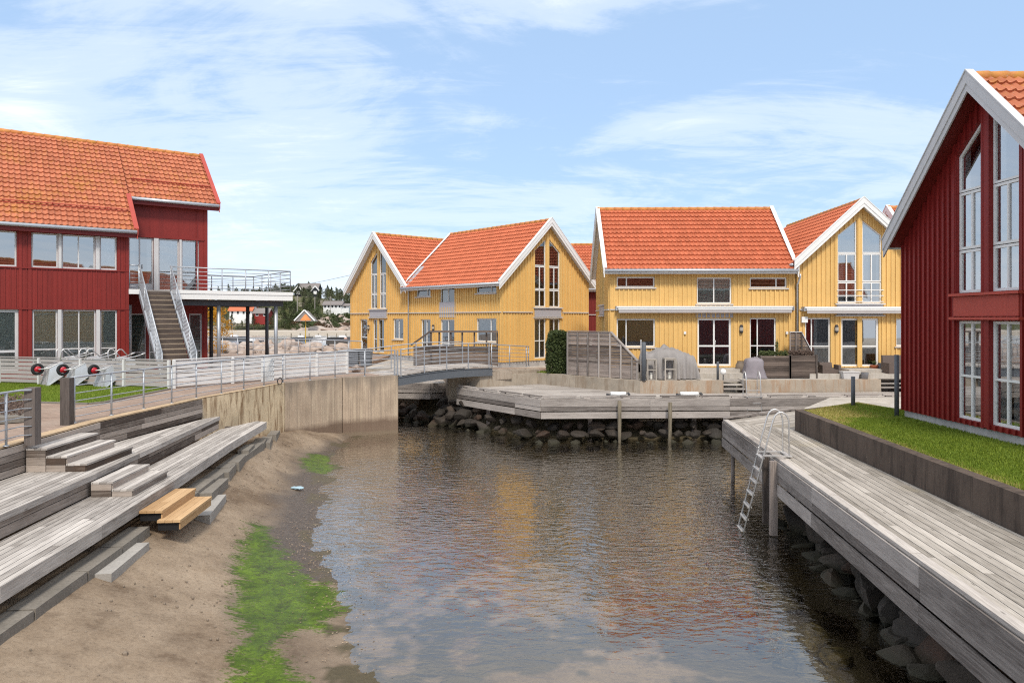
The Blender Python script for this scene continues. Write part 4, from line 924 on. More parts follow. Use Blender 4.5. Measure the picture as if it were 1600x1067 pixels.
for a, b, z0, z1, _ in glow: window(lb, (0, RB, 0), (1, 0, 0), (0, -1, 0), a, b, z0, z1, m='greywhite', rows=(.3,), curtain=('curtain_green', [(0, 1)]))
mb = MB()
for a, b in zip(o1[1:], o1[2:]): mb.box((a[1] + .002, -.05, zu[0]), (b[0] - .002, .02, zu[1]))
for a, b in zip(o2[1:], o2[2:]): mb.box((a[1] + .002, -.05, zl[0]), (b[0] - .002, .02, zl[1]))
for a, b in zip(ro_, ro_[1:]): mb.box((a[1] + .002, RB - .05, BZ + .03), (b[0] - .002, RB + .02, ro_[0][3]))
mb.build('mullion_post', 'greywhite', lb)
mb = MB(); mb.box((-off + .2, .5, 3.1), (-.2, 9, 3.3)); mb.box((.2, RB + .3, 3.1), (XR - .2, 8, 3.3)); mb.box((-off + .2, 3.0, .02), (XR - .25, 3.1, 6)); mb.build('interior', 'interior', lb)
tS = .9; cs = math.hypot(1, tS); RX = XR + .42; e_main = 5.8; yr = 4.45; up = (0, 1, tS)
slope(lb, (-off - .3, -.4, e_main), (1, 0, 0), up, off + .55, (yr + .4) * cs, 'tiles_old', 'red_dark', tw=.2, cl=.33)
slope(lb, (.27, 1.40, e_main + 1.8 * tS), (1, 0, 0), up, RX - .27, (yr - 1.40) * cs, 'tiles_old', 'red_dark', tw=.2, cl=.33)
slope(lb, (RX, 9.3, e_main), (-1, 0, 0), (0, -1, tS), off + .3 + RX, (yr + .4) * cs, 'tiles_old', 'red_dark', ridge=False)
barge(lb, (.25, -.45, e_main - .04), (.25, 1.42, e_main + 1.8 * tS), (1, 0, 0), 'red_trim', .2); barge(lb, (RX, 1.36, e_main + 1.8 * tS - .05), (RX, yr, e_main + (yr + .4) * tS), (1, 0, 0), 'red_trim', .2); barge(lb, (RX, 9.3, e_main), (RX, yr, e_main + (yr + .4) * tS), (1, 0, 0), 'red_trim', .2)
for x0, x1, y, z in ((-off - .3, .25, -.47, e_main - .04), (.27, RX, 1.33, e_main + 1.8 * tS - .04)):
    mb = MB(); mb.tube([(x0, y, z), (x1, y, z)], .075, 8); mb.build('gutter', 'gutter', lb, smooth=True)
    mb = MB(); mb.box((x0 + .02, y + .07, z - .22), (x1 - .02, y + .10, z - .02)); mb.build('fascia', 'red_dark', lb)
    yy, zz_ = y + .95, z + .95 * tS + .16; gd = MB(); gd.tube([(x0 + .2, yy, zz_), (x1 - .15, yy, zz_)], .018, 6); gd.tube([(x0 + .2, yy, zz_ - .09), (x1 - .15, yy, zz_ - .09)], .014, 6)
    x = x0 + .3
    while x < x1 - .1: gd.bar((x, yy, zz_ + .04), (x, yy + .1, zz_ - .14), .03, .03); x += .95
    gd.build('snow_guard', 'red_trim', lb)
mb = MB(); mb.tube([(.33, 1.35, e_main + 1.8 * tS - .08), (.33, 1.2, e_main + 1.25), (.36, .85, e_main + .95), (.30, .7, e_main + .86)], .045, 8); mb.build('downpipe', 'gutter', lb, smooth=True)
mb = MB()
for k in range(4): mb.bar((XR + .02, RB + 1.0, 5.95 + k * .13), (XR + .16, RB + 1.0, 5.95 + k * .13), .04, .02)
mb.build('wall_rungs', 'steel_dark', lb)
# balcony: deck, fascia, beam, columns, railing (parts of the building)
BY = 5.4; mb = MB(); mb.box((.02, 0, BZ - .1), (BX, RB - .02, BZ)); mb.box((XR + .05, RB - .02, BZ - .1), (BX, BY, BZ)); bd_ = mb.build('balcony', 'deck_wood', lb)
mb = MB(); mb.box((.02, -.05, BZ - .18), (.42, -.002, BZ + .02)); mb.box((1.62, -.05, BZ - .36), (BX + .05, -.002, BZ + .02)); mb.box((1.62, -.075, BZ - .12), (BX + .07, -.05, BZ + .03)); mb.box((BX + .002, 0, BZ - .36), (BX + .05, BY, BZ + .02)); mb.build('fascia', 'white', bd_)
mb = MB(); mb.box((1.7, .35, BZ - .62), (BX - .25, .52, BZ - .37)); mb.box((BX - .55, .55, BZ - .6), (BX - .38, BY - .2, BZ - .37)); mb.box((XR + .3, BY - .6, BZ - .6), (BX - .56, BY - .45, BZ - .37)); mb.build('beam', 'steel_dark', bd_)
for x, y in ((.12, .4), (FL.x(346), .43), (FL.x(436), .43)): mb = MB(); mb.tube([(x, y, -.05), (x, y, BZ - .62)], .085, 14); mb.build('column', 'galv', bd_, smooth=True)
for u, y in ((330, 3.0), (387, 2.6), (417, 3.2)):
    x = FL.x(u); k_ = (u - UC) / F; P_ = lambda xx: oL + dL * xx + Vector((-dL.y, dL.x)) * y
    lo, hi = -5.0, 15.0
    for _ in range(40):
        mid = (lo + hi) / 2; p = P_(mid); lo, hi = (mid, hi) if p.x / p.y < k_ else (lo, mid)
    mb = MB(); mb.tube([(lo, y, -.05), (lo, y, BZ - .62)], .085, 14); mb.build('column', 'steel_dark', bd_, smooth=True)  # back row coloured darker than the front row, painting the shade under the balcony
def locrail(root, pts, sp, h, rails, m='galv'): railing(root, pts, sp, h, rails, m)
class L2:  # the railing helper works in the parent's own frame when the parent sits at the origin of its space
    pass
def rail_local(root, pts, n, h=1.0, rails=(.15, .32, .49, .66, .83), m='galv', only=None):
    a, b = Vector(pts[0]), Vector(pts[1])
    for k in range(n + 1):
        p = a + (b - a) * (k / n); mb = MB(); mb.tube([p, p + Vector((0, 0, h))], .024, 8); mb.build('post', m, root, smooth=True)
    mb = MB(); mb.tube([a + Vector((0, 0, h)), b + Vector((0, 0, h))], .026, 8); mb.build('handrail', m, root, smooth=True)
    for z in rails: mb = MB(); mb.tube([a + Vector((0, 0, z * h)), b + Vector((0, 0, z * h))], .013, 6); mb.build('rail', m, root, smooth=True)
rail_local(bd_, [(1.66, .04, BZ), (BX - .03, .04, BZ)], 5); rail_local(bd_, [(BX - .03, .04, BZ), (BX - .03, BY, BZ)], 4); rail_local(bd_, [(BX - .03, BY, BZ), (XR + .1, BY, BZ)], 3); rail_local(bd_, [(.06, .04, BZ), (.40, .04, BZ)], 1)
# outside stair
SX0, SX1, SN = .47, 1.55, 18; run = 4.25 / SN; rise = BZ / SN
sw = thing('staircase', '', '', (0, 0, 0)); [sw.pop(k, None) for k in ('label', 'category')]; sw.parent = lb; sw.name = 'staircase'
mb = MB()
for k in range(SN): z = BZ - rise * k - .02; y = -.06 - run * k; mb.box((SX0, y - run - .03, z - rise - .045), (SX1, y - .01, z - rise), None)
mb.build('treads', 'step_wood', sw); mb = MB()
for k in range(SN): z = BZ - rise * k - .02; y = -.06 - run * k; mb.box((SX0 + .01, y - .035, z - rise + .003), (SX1 - .01, y - .012, z - .048), .2)
mb.build('risers', 'brown_wood', sw)
for x in (SX0 - .05, SX1 + .05):
    mb = MB(); mb.prism([(x - .03, -.03, BZ - .30), (x - .03, -4.3, -.02), (x - .03, -4.3, .14), (x - .03, -.03, BZ - .03)], (.06, 0, 0)); mb.build('stringer', 'galv', sw)
    mb = MB(); A, B = Vector((x, -.02, BZ)), Vector((x, -4.3, .05)); U = Vector((0, 0, 1))
    mb.tube([A + U * 1.02 + Vector((0, .1, 0)), A + U * 1.02, B + U * .98], .026, 8)
    for h in (.2, .36, .52, .68, .84): mb.tube([A + U * h, B + U * h * .96], .014, 6)
    for k in range(5): p = A + (B - A) * (k / 4); mb.tube([p - U * .1, p + U * 1.0], .022, 8)
    mb.build('handrail', 'galv', sw, smooth=True)
mb = MB(); mb.tube([(XR - .15, RB - .04, 3.0), (XR - .15, RB - .16, 3.0), (XR - .15, RB - .2, 2.9)], [.05, .09, .09], 10); mb.build('wall_lamp', 'lamp_glass', lb)
# ================================================================== YELLOW HOUSES
cur_g = ('curtain_green', [(0, .28), (.74, 1)]); cur_w = ('curtain', [(0, .22), (.8, 1)])
# pair facing left: house 2 (long) and house 1 (gable)
e2 = Vector((1254 / 0 if False else .746, -.666)); e2 = Vector((.666, -.746)); C2 = Vector(((784 - UC) / F * 36, 36)); W2 = 8.3; o2 = C2 - e2 * W2; ZB2 = 2.38
f2 = Face(o2, e2, ZB2)
def spec(f, u0, v0, u1, v1, z0=None, z1=None, **kw):
    x0, x1, a, b = f.rect(u0, v0, u1, v1); return (x0, x1, a if z0 is None else z0, b if z1 is None else z1, kw)
low2 = [spec(f2, 650.5, 463.5, 673.5, 449, cols=(.72,), sill='greywhite'), spec(f2, 687.5, 480, 711, 446.5, cols=(.5,), curtain=('curtain', [(0, .45)])), spec(f2, 744, 458, 775.5, 442.5, cols=(.72,), sill='greywhite'),
        spec(f2, 658, 540, 673.5, 498, .08, 2.15, cols=(.5,), rows=(.36,), curtain=cur_w, name='door'), spec(f2, 688.5, 540, 711, 498, .08, 2.15, cols=(.5,), rows=(.36,), curtain=cur_w, name='door'), spec(f2, 744.5, 534, 775.5, 497.5, cols=(.70,), sill='greywhite', curtain=('curtain', [(0, 1)]))]
h2 = long_house('yellow_house', 'yellow boarded house behind the footbridge, its window gable turned to the hedge', o2, (e2.x, e2.y), W2, 6.45, ZB2, 'yellow', low2, side=(.25, .30), gable='right', curl=('curtain_green', [(0, .5), (.62, 1)]), cur=('curtain', [(0, .2)]))
mb = MB(); x0, x1 = f2.x(687), f2.x(711.5); mb.box((x0, -.035, 2.25), (x1, 0, 3.1)); mb.build('panel', 'panel_grey', h2)
for u in (663,): pass
lamp_part(h2, (f2.x(678.5), 0, f2.z(678, 512)), (0, -1, 0)); downpipe(h2, .06, 4.25, .1, -.1, .3)
fl_ = MB(); fl_.prism([(-.05, -.45, 3.9), (.28, -.45, 3.9), (.28, .9, 5.25), (-.05, .9, 5.25)], (0, -.03, .05)); fl_.build('flashing', 'gutter', h2)
W1 = 6.9; o1_ = o2 - e2 * W1; f1 = Face(o1_, e2, ZB2)
low1 = [spec(f1, 563, 545, 574, 499, .08, 2.15, rows=(.45,), name='door'), spec(f1, 583, 545, 601, 499.5, .08, 2.15, cols=(.5,), rows=(.4,), name='door'), spec(f1, 614.5, 530, 630, 498, cols=(.5,), sill='greywhite', curtain=cur_w)]
h1 = gable_house('yellow_house', 'yellow boarded house on the far left with its gable next to the harbour view', o1_, (e2.x, e2.y), W1, 8.3, ZB2, low=low1, lower=False, oh=.2, cur=('curtain', [(0, .25)]))
mb = MB(); mb.box((W1 / 2 - .98, -.034, 2.22), (W1 / 2 + .98, -.0, 2.3)); mb.build('trim', 'panel_grey', h1); lamp_part(h1, (f1.x(577.5), 0, f1.z(577, 512)), (0, -1, 0))
# pair facing the camera: house 3 (long) and house 4 (gable)
e3 = Vector((1, -.0205)).normalized(); o3 = Vector(((952.5 - UC) / F * 31.5, 31.5)); ZB3 = 2.45; f3 = Face(o3, e3, ZB3); W3 = f3.x(1241)
low3 = [spec(f3, 963.5, 449, 1023, 432.5, cols=(.26,), sill='greywhite'), spec(f3, 1088.5, 474.5, 1143, 433.5, cols=(.5,), curtain=('blind', [(0, 1)]), sill='greywhite'), spec(f3, 1171.5, 450, 1229.5, 433.5, cols=(.72,), sill='greywhite'),
        spec(f3, 963.5, 542, 1023.5, 498, cols=(.25,), sill='greywhite', curtain=('curtain_dark', [(.3, 1)])), spec(f3, 1089.5, 572, 1142.5, 499, .05, 2.14, cols=(.5,), rows=(.42,), name='door', fr=.08, handle=True, curtain=('curtain_dark', [(.0, 1)])),
        spec(f3, 1171.5, 572, 1212.5, 497.5, .05, 2.16, cols=(.3,), rows=(.42,), curtain=('curtain_dark', [(.35, 1)]))]
h3 = long_house('yellow_house', 'yellow boarded house with its long tiled roof slope facing the water', o3, (e3.x, e3.y), W3, 5.75, ZB3, 'yellow', low3, side=(.26, .0), gable='left', zr=7.33, oh=.4)
mb = MB(); mb.box((f3.x(1087), -.04, 2.17), (f3.x(1145), 0, 2.34)); mb.build('lintel', 'panel_grey', h3)
def awning(root, x0, x1, z):
    mb = MB(); mb.box((x0, -.30, z), (x1, -.04, z + .07)); mb.tube([(x0 + .05, -.18, z - .05), (x1 - .05, -.18, z - .05)], .075, 10); o = mb.build('awning', 'white', root)
    mb = MB(); mb.box((x0 + .12, -.36, z - .22), (x1 - .12, -.33, z - .07)); mb.build('valance', 'pale_fence', o)
    mb = MB(); mb.box((x0 + .10, -.37, z - .08), (x1 - .10, -.26, z - .02)); mb.build('front_bar', 'white', o)
    mb = MB()
    for x in (x0, x1 - .04): mb.box((x, -.34, z - .12), (x + .04, -.01, z + .07))
    mb.build('bracket', 'galv', o)
zaw = f3.z(1100, 481); awning(h3, f3.x(961), f3.x(1237), zaw)
lamp_part(h3, (f3.x(1157.5), 0, f3.z(1157, 514)), (0, -1, 0), 1.1); downpipe(h3, W3 + .10, 4.05, -.3, -.1, .32)
mb = MB(); mb.box((f3.x(1068), -.09, f3.z(1070, 522)), (f3.x(1071.5), 0, f3.z(1070, 518))); mb.box((f3.x(1227), -.12, f3.z(1230, 522)), (f3.x(1230), 0, f3.z(1230, 518))); mb.build('outlet', 'white', h3)
mb = MB(); mb.box((-.1, -1.5, -.36), (W3 + .4, -.02, -.16)); mb.box((f3.x(1086), -.9, -.16), (f3.x(1147), -.02, -.02)); mb.build('terrace_step', 'pave', h3)
o4 = o3 + e3 * (W3 + .14) + Vector((0, -.12)); f4 = Face(o4, e3, ZB3); W4 = 2 * f4.x(1343); ztop4 = 2.15
low4 = [spec(f4, 1258, 572, 1297.5, 497, .03, 2.16, cols=(.27,), rows=(.42,), curtain=('curtain', [(.4, .52)]), name='door'), spec(f4, 1314, 572, 1373, 498, .05, 2.14, cols=(.5,), rows=(.42,), name='door', fr=.08, handle=True), spec(f4, 1399.5, 541, 1414, 498, sill='greywhite')]
h4 = gable_house('yellow_house', 'yellow boarded house with a tall gable window facing the camera', o4, (e3.x, e3.y), W4, 8.3, ZB3, low=low4, lower=False, zr=7.2, tan=.92, oh=.30, cur=('curtain', [(0, .4), (.8, 1)]), cpeak=('curtain', [(0, 1)]), gm='glass_bright')
awning(h4, f4.x(1252), W4 + 1, f4.z(1330, 482)); lamp_part(h4, (f4.x(1306), 0, f4.z(1306, 514)), (0, -1, 0), 1.1)
mb = MB(); mb.box((f4.x(1251), -.16, f4.z(1256, 504)), (f4.x(1260), 0, f4.z(1256, 495))); mb.build('meter_box', 'white', h4)
mb = MB(); c4 = W4 / 2
for z in (2.86, 3.12, 3.36): mb.tube([(c4 - 1.0, -.07, z), (c4 + 1.0, -.07, z)], .016, 6)
mb.build('window_guard', 'white', h4)
mb = MB(); mb.box((-.1, -1.5, -.36), (W4 + 1, -.02, -.16)); mb.box((f4.x(1312), -.9, -.16), (f4.x(1380), -.02, -.02)); mb.build('terrace_step', 'pave', h4)
mb = MB(); p = Vector((f4.x(1351), .9, f4.z(1351, 512))); mb.lathe([(.0, -.18), (.14, -.12), (.18, 0), (.14, .12), (.0, .18)], p, 12); mb.tube([p, p + Vector((0, 0, .5))], .008, 5); mb.build('pendant_lamp', 'interior_lamp', h4, smooth=True)
o5 = o4 + e3 * (W4 + .2); f5 = Face(o5, e3, ZB3)
h5 = long_house('yellow_house', 'yellow house mostly hidden behind the right red house, only its roof corner showing', o5, (e3.x, e3.y), 8.0, 5.75, ZB3, 'yellow', [], side=(.2, .3), gable='left', zr=7.35)
# red house in the gap between the yellow ones
rh = long_house('red_house', 'dark red house in the gap between the two yellow pairs', (3.6, 47), (1, -.05), 7, 6, 2.3, 'red_dark', [], side=(.2, .2), gable='none')
mb = MB()
for k in range(3): mb.bar((-.2, -.6, 2.1 - k * .2), (1.6, -.6, .9 - k * .2), .04, .09)
mb.build('stair_rail', 'white', rh)

hb_ = gable_house('grey_house', 'grey house with the balcony the view is taken from', (5.5, -2.2), (-1, 0), 6.1, 8.5, 2.4, 'house_grey', zr=7.3, soffit='red_dark', tm='tiles_old', ledge=False)
hb2 = long_house('yellow_house', 'yellow house on the near bank opposite the yellow pair', (16.5, -4.5), (-1, 0), 9.0, 5.75, 2.4, 'yellow', [], side=(.2, .2), gable='none', zr=7.35)
hb3 = long_house('grey_house', 'long grey house on the near bank facing the harbour houses', (31, -4.5), (-1, 0), 13.0, 5.75, 2.4, 'house_grey', [], side=(.2, .2), gable='none', zr=7.35)
land('near_bank', [(-9, -30), (60, -30), (60, 1.5), (-9, 1.5)], -1.5, 2.05, 'pave')
# ================================================================== RIGHT RED HOUSE, LAWN, RETAINING WALL
eR = Vector((.018, -1)).normalized(); oR = Vector(((1410.5 - UC) / F * 17.7, 17.7)); ZR = 2.34
hr = gable_house('red_house', 'tall dark red boarded house at the right edge with white gable windows', oR, (eR.x, eR.y), 6.1, 8.5, ZR, 'red_right', zr=7.17, tan=.975, panel='red_trim', gm='glass_bright', cur=('curtain', [(0, 1)]), curl=('curtain', [(0, .45), (.55, 1)]), soffit='red_dark', plinth=.2, pitch=.185, proud=.045, tm='tiles_old', ledge=False, cpeak=('curtain', [(0, .3)]), oh=.12, rake='greywhite', bat=.06)
mb = MB(); mb.tube([(-.09, -.10, -.25), (-.09, -.10, 1.35)], .055, 10); mb.build('downpipe', 'steel_blue', hr, smooth=True)
LW = 2.15; Wa, Wb = at(1242, 640, LW), at(1600, 775, LW); dW = (Wa - Wb).normalized(); Wn = Wb - dW * 8.2; Wc = at(1332, 630, LW); nW = Vector((dW.y, -dW.x, 0))
rw_ = thing('retaining_wall', 'dark stained low concrete wall between the grey deck and the right lawn', 'wall', Wa)
th = .22; mb = MB(); mb.prism([(Wn.x, Wn.y, .9), (Wa.x, Wa.y, .9), (Wa.x + nW.x * th, Wa.y + nW.y * th + .1, .9), (Wn.x + nW.x * th, Wn.y + nW.y * th, .9)], (0, 0, LW - .9)); mb.build('wall_panel', 'conc_dark', rw_, True)
mb = MB(); dC = (Wc - Wa).normalized(); s0 = Wa + nW * th + Vector((0, .1, 0)); mb.prism([(Wa.x + .001, Wa.y + .001, .9), (Wc.x, Wc.y, .9), (Wc.x + .1, Wc.y - .2, .9), (s0.x, s0.y - .1, .9)], (0, 0, LW - .904)); mb.build('wall_panel', 'conc_dark', rw_, True)
lawnR = [(Wn + nW * .2), (Wa + nW * .2 + Vector((0, .05, 0))), Wc + Vector((.05, -.12, 0)), Vector((10.6, 18.4, 0)), Vector((13, 18.4, 0)), Vector((13, 2, 0))]
def lz(x, y):
    k = min(1, max(0, (x - 7.3) / 2.3)); return LW - .02 + .03 * k + .015 * noise.noise(Vector((x * .9, y * .9, 0)))
gx, gy = 40, 110; vx = []; dryv = []
for j in range(gy + 1):
    y = 2 + (20.9 - 2) * j / gy
    x0 = Wn.x + (Wa.x - Wn.x) * (y - Wn.y) / (Wa.y - Wn.y) + .19 if y <= Wa.y else Wa.x + .2 + (y - Wa.y) * 1.35
    x1 = 13 if y < 18.4 else 10.55 - (y - 18.4) * .2
    for i in range(gx + 1):
        x = x0 + (max(x1, x0 + .02) - x0) * i / gx; vx.append((x, y, lz(x, y))); n_ = noise.fractal(Vector((x * 1.1, y * 1.1, 3)), 1, 2, 4)
        dfar = max(0, min(1, (y - 17.0 + .9 * n_) / .8)) * max(0, min(1, 1 - (x - x0 - 1.0) / .8)); dedge = max(0, 1 - (x - x0) / (.28 + .25 * max(0, n_)) ) * (.35 + .5 * (n_ > 0)); dryv.append(max(.9 * dfar, dedge, .55 * max(0, n_ - .25)))
me = bpy.data.meshes.new('lawn'); me.from_pydata(vx, [], [(j * (gx + 1) + i, j * (gx + 1) + i + 1, (j + 1) * (gx + 1) + i + 1, (j + 1) * (gx + 1) + i) for j in range(gy) for i in range(gx)]); me.polygons.foreach_set('use_smooth', [True] * len(me.polygons))
a_ = me.attributes.new('dry', 'FLOAT', 'POINT'); a_.data.foreach_set('value', np.array(dryv, dtype=np.float32)); me.materials.append(M['lawn']); lo_ = bpy.data.objects.new('lawn', me); C.objects.link(lo_); tag(lo_, kind='structure')
lp = [xy(p) for p in lawnR]
def dry_at(x, y):
    x0 = Wn.x + (Wa.x - Wn.x) * (y - Wn.y) / (Wa.y - Wn.y) + .19; n_ = noise.fractal(Vector((x * 1.1, y * 1.1, 3)), 1, 2, 4)
    return max(max(0, min(1, (y - 17.0 + .9 * n_) / .8)) * max(0, min(1, 1 - (x - x0 - 1.0) / .8)), max(0, 1 - (x - x0) / (.30 + .3 * max(0, n_))) * .8)
blades('grass', 'short green grass of the lawn beside the red house', lp[:4] + [(9.9, 18.0), (9.75, 8), (9.7, 7)] + [xy(Wn + nW * .2 + Vector((0, 4, 0)))], 0, 60000, .042, zf=lz, dens=lambda x, y: 1 - .93 * dry_at(x, y))
blades('dry_grass', 'yellowed dry grass at the far corner and rim of the right lawn', lp[:4] + [(9.3, 17.4), (7.9, 16.9), (7.5, 9)], 0, 13000, .04, 'grass_dry', zf=lz, dens=lambda x, y: .05 + .9 * dry_at(x, y))
land('yard', [(8.6, 22.3), (7.8, 19.6), (9.6, 20.3), (11.2, 18.2), (30, 18.2), (30, 29.2), (15.2, 29.2), (15, 27.42), (12.2, 27.35)], -1.4, 1.594, 'pave')
bo_ = at(1333, 633, LW + .02); mb = MB(); mb.tube([bo_ - Vector((0, 0, .1)), bo_ + Vector((0, 0, .80))], .055, 12); o = mb.build('bollard', 'steel_blue', smooth=True); tag(o, 'dark bollard light at the far corner of the right lawn', 'bollard')

# ================================================================== DECKS
DZ = 1.6
def deck_fascia(root, pts, m='fascia_wood', z=DZ, bands=((-.03, -.30, 0), (-.31, -.46, -.012), (-.50, -.74, .008))):
    mb = MB()
    for a, b in zip(pts, pts[1:]):
        d = (Vector(b) - Vector(a)).normalized(); n = Vector((d.y, -d.x))
        for t0, t1, off in bands:
            c = 0; L = (Vector(b) - Vector(a)).length
            while c < L:
                e = min(L, c + 4.1); p = Vector(a) + d * (c + .002); q_ = Vector(a) + d * (e - .002); o = n * .035
                p0, q0 = p + n * off, q_ + n * off
                mb.hexa([(p0.x, p0.y, z + t1), (q0.x, q0.y, z + t1), (q0.x + o.x, q0.y + o.y, z + t1), (p0.x + o.x, p0.y + o.y, z + t1), (p0.x, p0.y, z + t0), (q0.x, q0.y, z + t0), (q0.x + o.x, q0.y + o.y, z + t0), (p0.x + o.x, p0.y + o.y, z + t0)]); c = e
    mb.build('fascia', m, root, True)
def edge_kerb(root, pts, z=DZ, inset=.05, seg=1.5, m='fascia_wood'):
    mb = MB()
    for a, b in zip(pts, pts[1:]):
        a, b = Vector(a), Vector(b); d = (b - a).normalized(); n = Vector((-d.y, d.x)); L = (b - a).length; c = 0
        while c < L:
            e = min(L, c + seg); p = a + d * c + n * inset; q_ = a + d * (e - (.16 if e < L else 0)) + n * inset; mb.bar((p.x, p.y, z + .075), (q_.x, q_.y, z + .075), .10, .05); mb.bar((p.x + d.x * .1, p.y + d.y * .1, z + .025), (p.x + d.x * .35, p.y + d.y * .35, z + .025), .09, .05); c = e
    mb.build('edge_board', m, root, True)
def joists(root, poly, d, sp, z, m='old_wood', h=.2, w=.07):
    poly = [Vector(p) for p in poly]; d = Vector(d).normalized(); n = Vector((-d.y, d.x)); lo = min(p.dot(n) for p in poly); hi = max(p.dot(n) for p in poly); k = lo + .15; mb = MB()
    while k < hi - .1:
        s = clip(clip(poly, n * k, n), n * (k + w), -n)
        if len(s) > 2:
            a = min(p.dot(d) for p in s) + .06; b = max(p.dot(d) for p in s) - .06
            if b > a: A = n * (k + w / 2) + d * a; B = n * (k + w / 2) + d * b; mb.bar((A.x, A.y, z - h / 2), (B.x, B.y, z - h / 2), w, h)
        k += sp
    mb.build('joist', m, root, True)
# near deck on the right
D1 = at(1130, 657, DZ); D2 = at(1600, 996, DZ); dD = (D2 - D1).normalized(); D3 = D1 + dD * 19.5
nd = thing('deck', 'weathered grey plank deck along the dark retaining wall at the right', 'deck', D1)
Dfar = at(1242, 641, DZ); Wr = Vector((Wa.x, Wa.y)); ndp = [xy(D1), xy(D3), (Wn.x - .01, Wn.y), (Wa.x - .012, Wa.y + .02), xy(Dfar)]
LAD0, LAD1 = 0, 0
mb = MB(); boards(mb, [xy(D1), xy(D3), (Wn.x - .012, Wn.y), (Wa.x - .012, Wa.y + .03)], xy(dD), DZ, .142, .013, .03, 4.8); boards(mb, [xy(D1), (Wa.x - .014, Wa.y + .04), (Wa.x + .6, Wa.y + .45), xy(Dfar), (D1.x + .01, D1.y + .01)], (Dfar - D1).to_2d(), DZ, .142, .013, .03, 4.8); mb.build('decking', 'deck_olive', nd, True)
deck_fascia(nd, [xy(Dfar), xy(D1), xy(D3)][::1], 'fascia_wood'); 
edge_kerb(nd, [xy(Dfar), xy(D1)], inset=.05, seg=2.2)
mb = MB(); n_ = Vector((-dD.y, dD.x, 0)); a = D1 + n_ * .07; 
for c in np.arange(0, 19, 3.0): p, q_ = a + dD * float(c), a + dD * (float(c) + 2.985); mb.bar(p + Vector((0, 0, .012)), q_ + Vector((0, 0, .012)), .145, .045)
mb.build('edge_board', 'deck_wood', nd, True); joists(nd, ndp[:4], (1, .15), .6, DZ - .035)
for c in (2.0, 5.2, 8.4, 11.6, 14.8): mb = MB(); p = D1 + dD * c + n_ * 1.35; mb.bar((p.x, p.y, -1.0), (p.x, p.y, DZ - .25), .15, .15); mb.build('pile', 'old_wood', nd, True)
mb = MB(); mb.bar((*xy(D1 + n_ * .4), DZ - .33), (*xy(D3 + n_ * .4), DZ - .33), .1, .2); mb.build('beam', 'old_wood', nd, True)
mb = MB(); p = at(1147, 712, .9); p = D1 + dD * .75 + n_ * .12; mb.tube([(p.x, p.y, -.9), (p.x, p.y, DZ - .7)], .055, 10); mb.build('pile', 'old_wood', nd, True, True)
lx = at(1224, 712, DZ); s_l = (Vector((lx.x, lx.y, DZ)) - D1).dot(dD); LC = D1 + dD * s_l
for dd_, w_ in ((.52, .15), (-.10, .13)):
    mb = MB(); p = LC + dD * dd_ - n_ * .10; mb.bar((p.x, p.y, .02 if dd_ > 0 else .1), (p.x, p.y, DZ - .02), w_, .11, xy(dD) + (0,)); mb.build('post', 'old_wood', nd, True)
mb = MB(); a, b = LC + dD * .52 - n_ * .1, LC - dD * .1 + n_ * .1; mb.bar((a.x, a.y, .22), (b.x, b.y, .22), .09, .16); mb.build('brace', 'old_wood', nd, True)
# bathing ladders
def ladder(label, foot, out, along, z_deck, wdt=.42, top=.92, drop=1.75, lean=.55, reach=.75, steps=7):
    foot, out, along = Vector(foot), Vector(out).normalized(), Vector(along).normalized(); r = thing('bathing_ladder', label, 'ladder', foot)
    for s in (-.5, .5):
        b = foot + along * (s * wdt); pts = [b, b + Vector((0, 0, top * .72))]
        for k in range(1, 8):
            a = k / 8 * math.pi; pts.append(b + out * (.17 - .17 * math.cos(a)) + Vector((0, 0, top * .72 + .25 * math.sin(a))))
        e = b + out * .36 + Vector((0, 0, top * .70)); pts += [e, e + out * lean - Vector((0, 0, top * .7 + drop))]
        mb = MB(); mb.tube(pts, .019, 8); mb.build('stile', 'alu', r, True, True)
    for k in range(steps):
        t_ = .30 + .66 * k / (steps - 1); c = foot + out * (.36 + lean * t_) + Vector((0, 0, top * .70 - (top * .7 + drop) * t_)); mb = MB()
        A, B = c - along * (wdt / 2 - .012), c + along * (wdt / 2 - .012); mb.bar(A, B, .085, .028, (0, 0, 1)); mb.build('rung', 'alu', r, True)
    c = foot + Vector((0, 0, .03)); mb = MB(); mb.bar(c - along * (wdt / 2 + .06), c + along * (wdt / 2 + .06), .10, .02); mb.bar(c + along * wdt / 2, c + along * wdt / 2 + out * .55, .05, .03); mb.bar(c - along * wdt / 2, c - along * wdt / 2 + out * .55, .05, .03); mb.build('foot_plate', 'alu', r, True)
    return r
ladder('aluminium bathing ladder hanging over the edge of the near right deck', LC + n_ * .30 + Vector((0, 0, .01)), -n_, dD, DZ, .50, 1.0, 1.72, .62)
# far deck below the terrace
FA, FB, FCc, FD_ = at(714.5, 605, DZ), at(845, 623, DZ), at(1140, 621.6, DZ), Vector((15.4, 27.4, DZ))
fd = thing('deck', 'grey plank deck below the terrace wall across the water', 'deck', FB)
mb = MB(); boards(mb, [xy(FA), xy(FB), (TW[2].x, TW[2].y - .02), (TW[1].x, TW[1].y - .02), (TW[0].x - .2, TW[0].y - .05)], (1, .02), DZ, .142, .014, .03, 4.5)
boards(mb, [(FB.x + .01, FB.y), xy(FCc), xy(FD_), (15.4, 29.2), (TW[3].x, TW[3].y - .02), (TW[2].x, TW[2].y - .02)], (1, .02), DZ, .142, .014, .03, 4.5); mb.build('decking', 'deck_wood', fd, True)
deck_fascia(fd, [xy(FA), xy(FB), xy(FCc), xy(FD_)]); edge_kerb(fd, [xy(FA), xy(FB), xy(FCc), xy(FD_)], inset=.08)
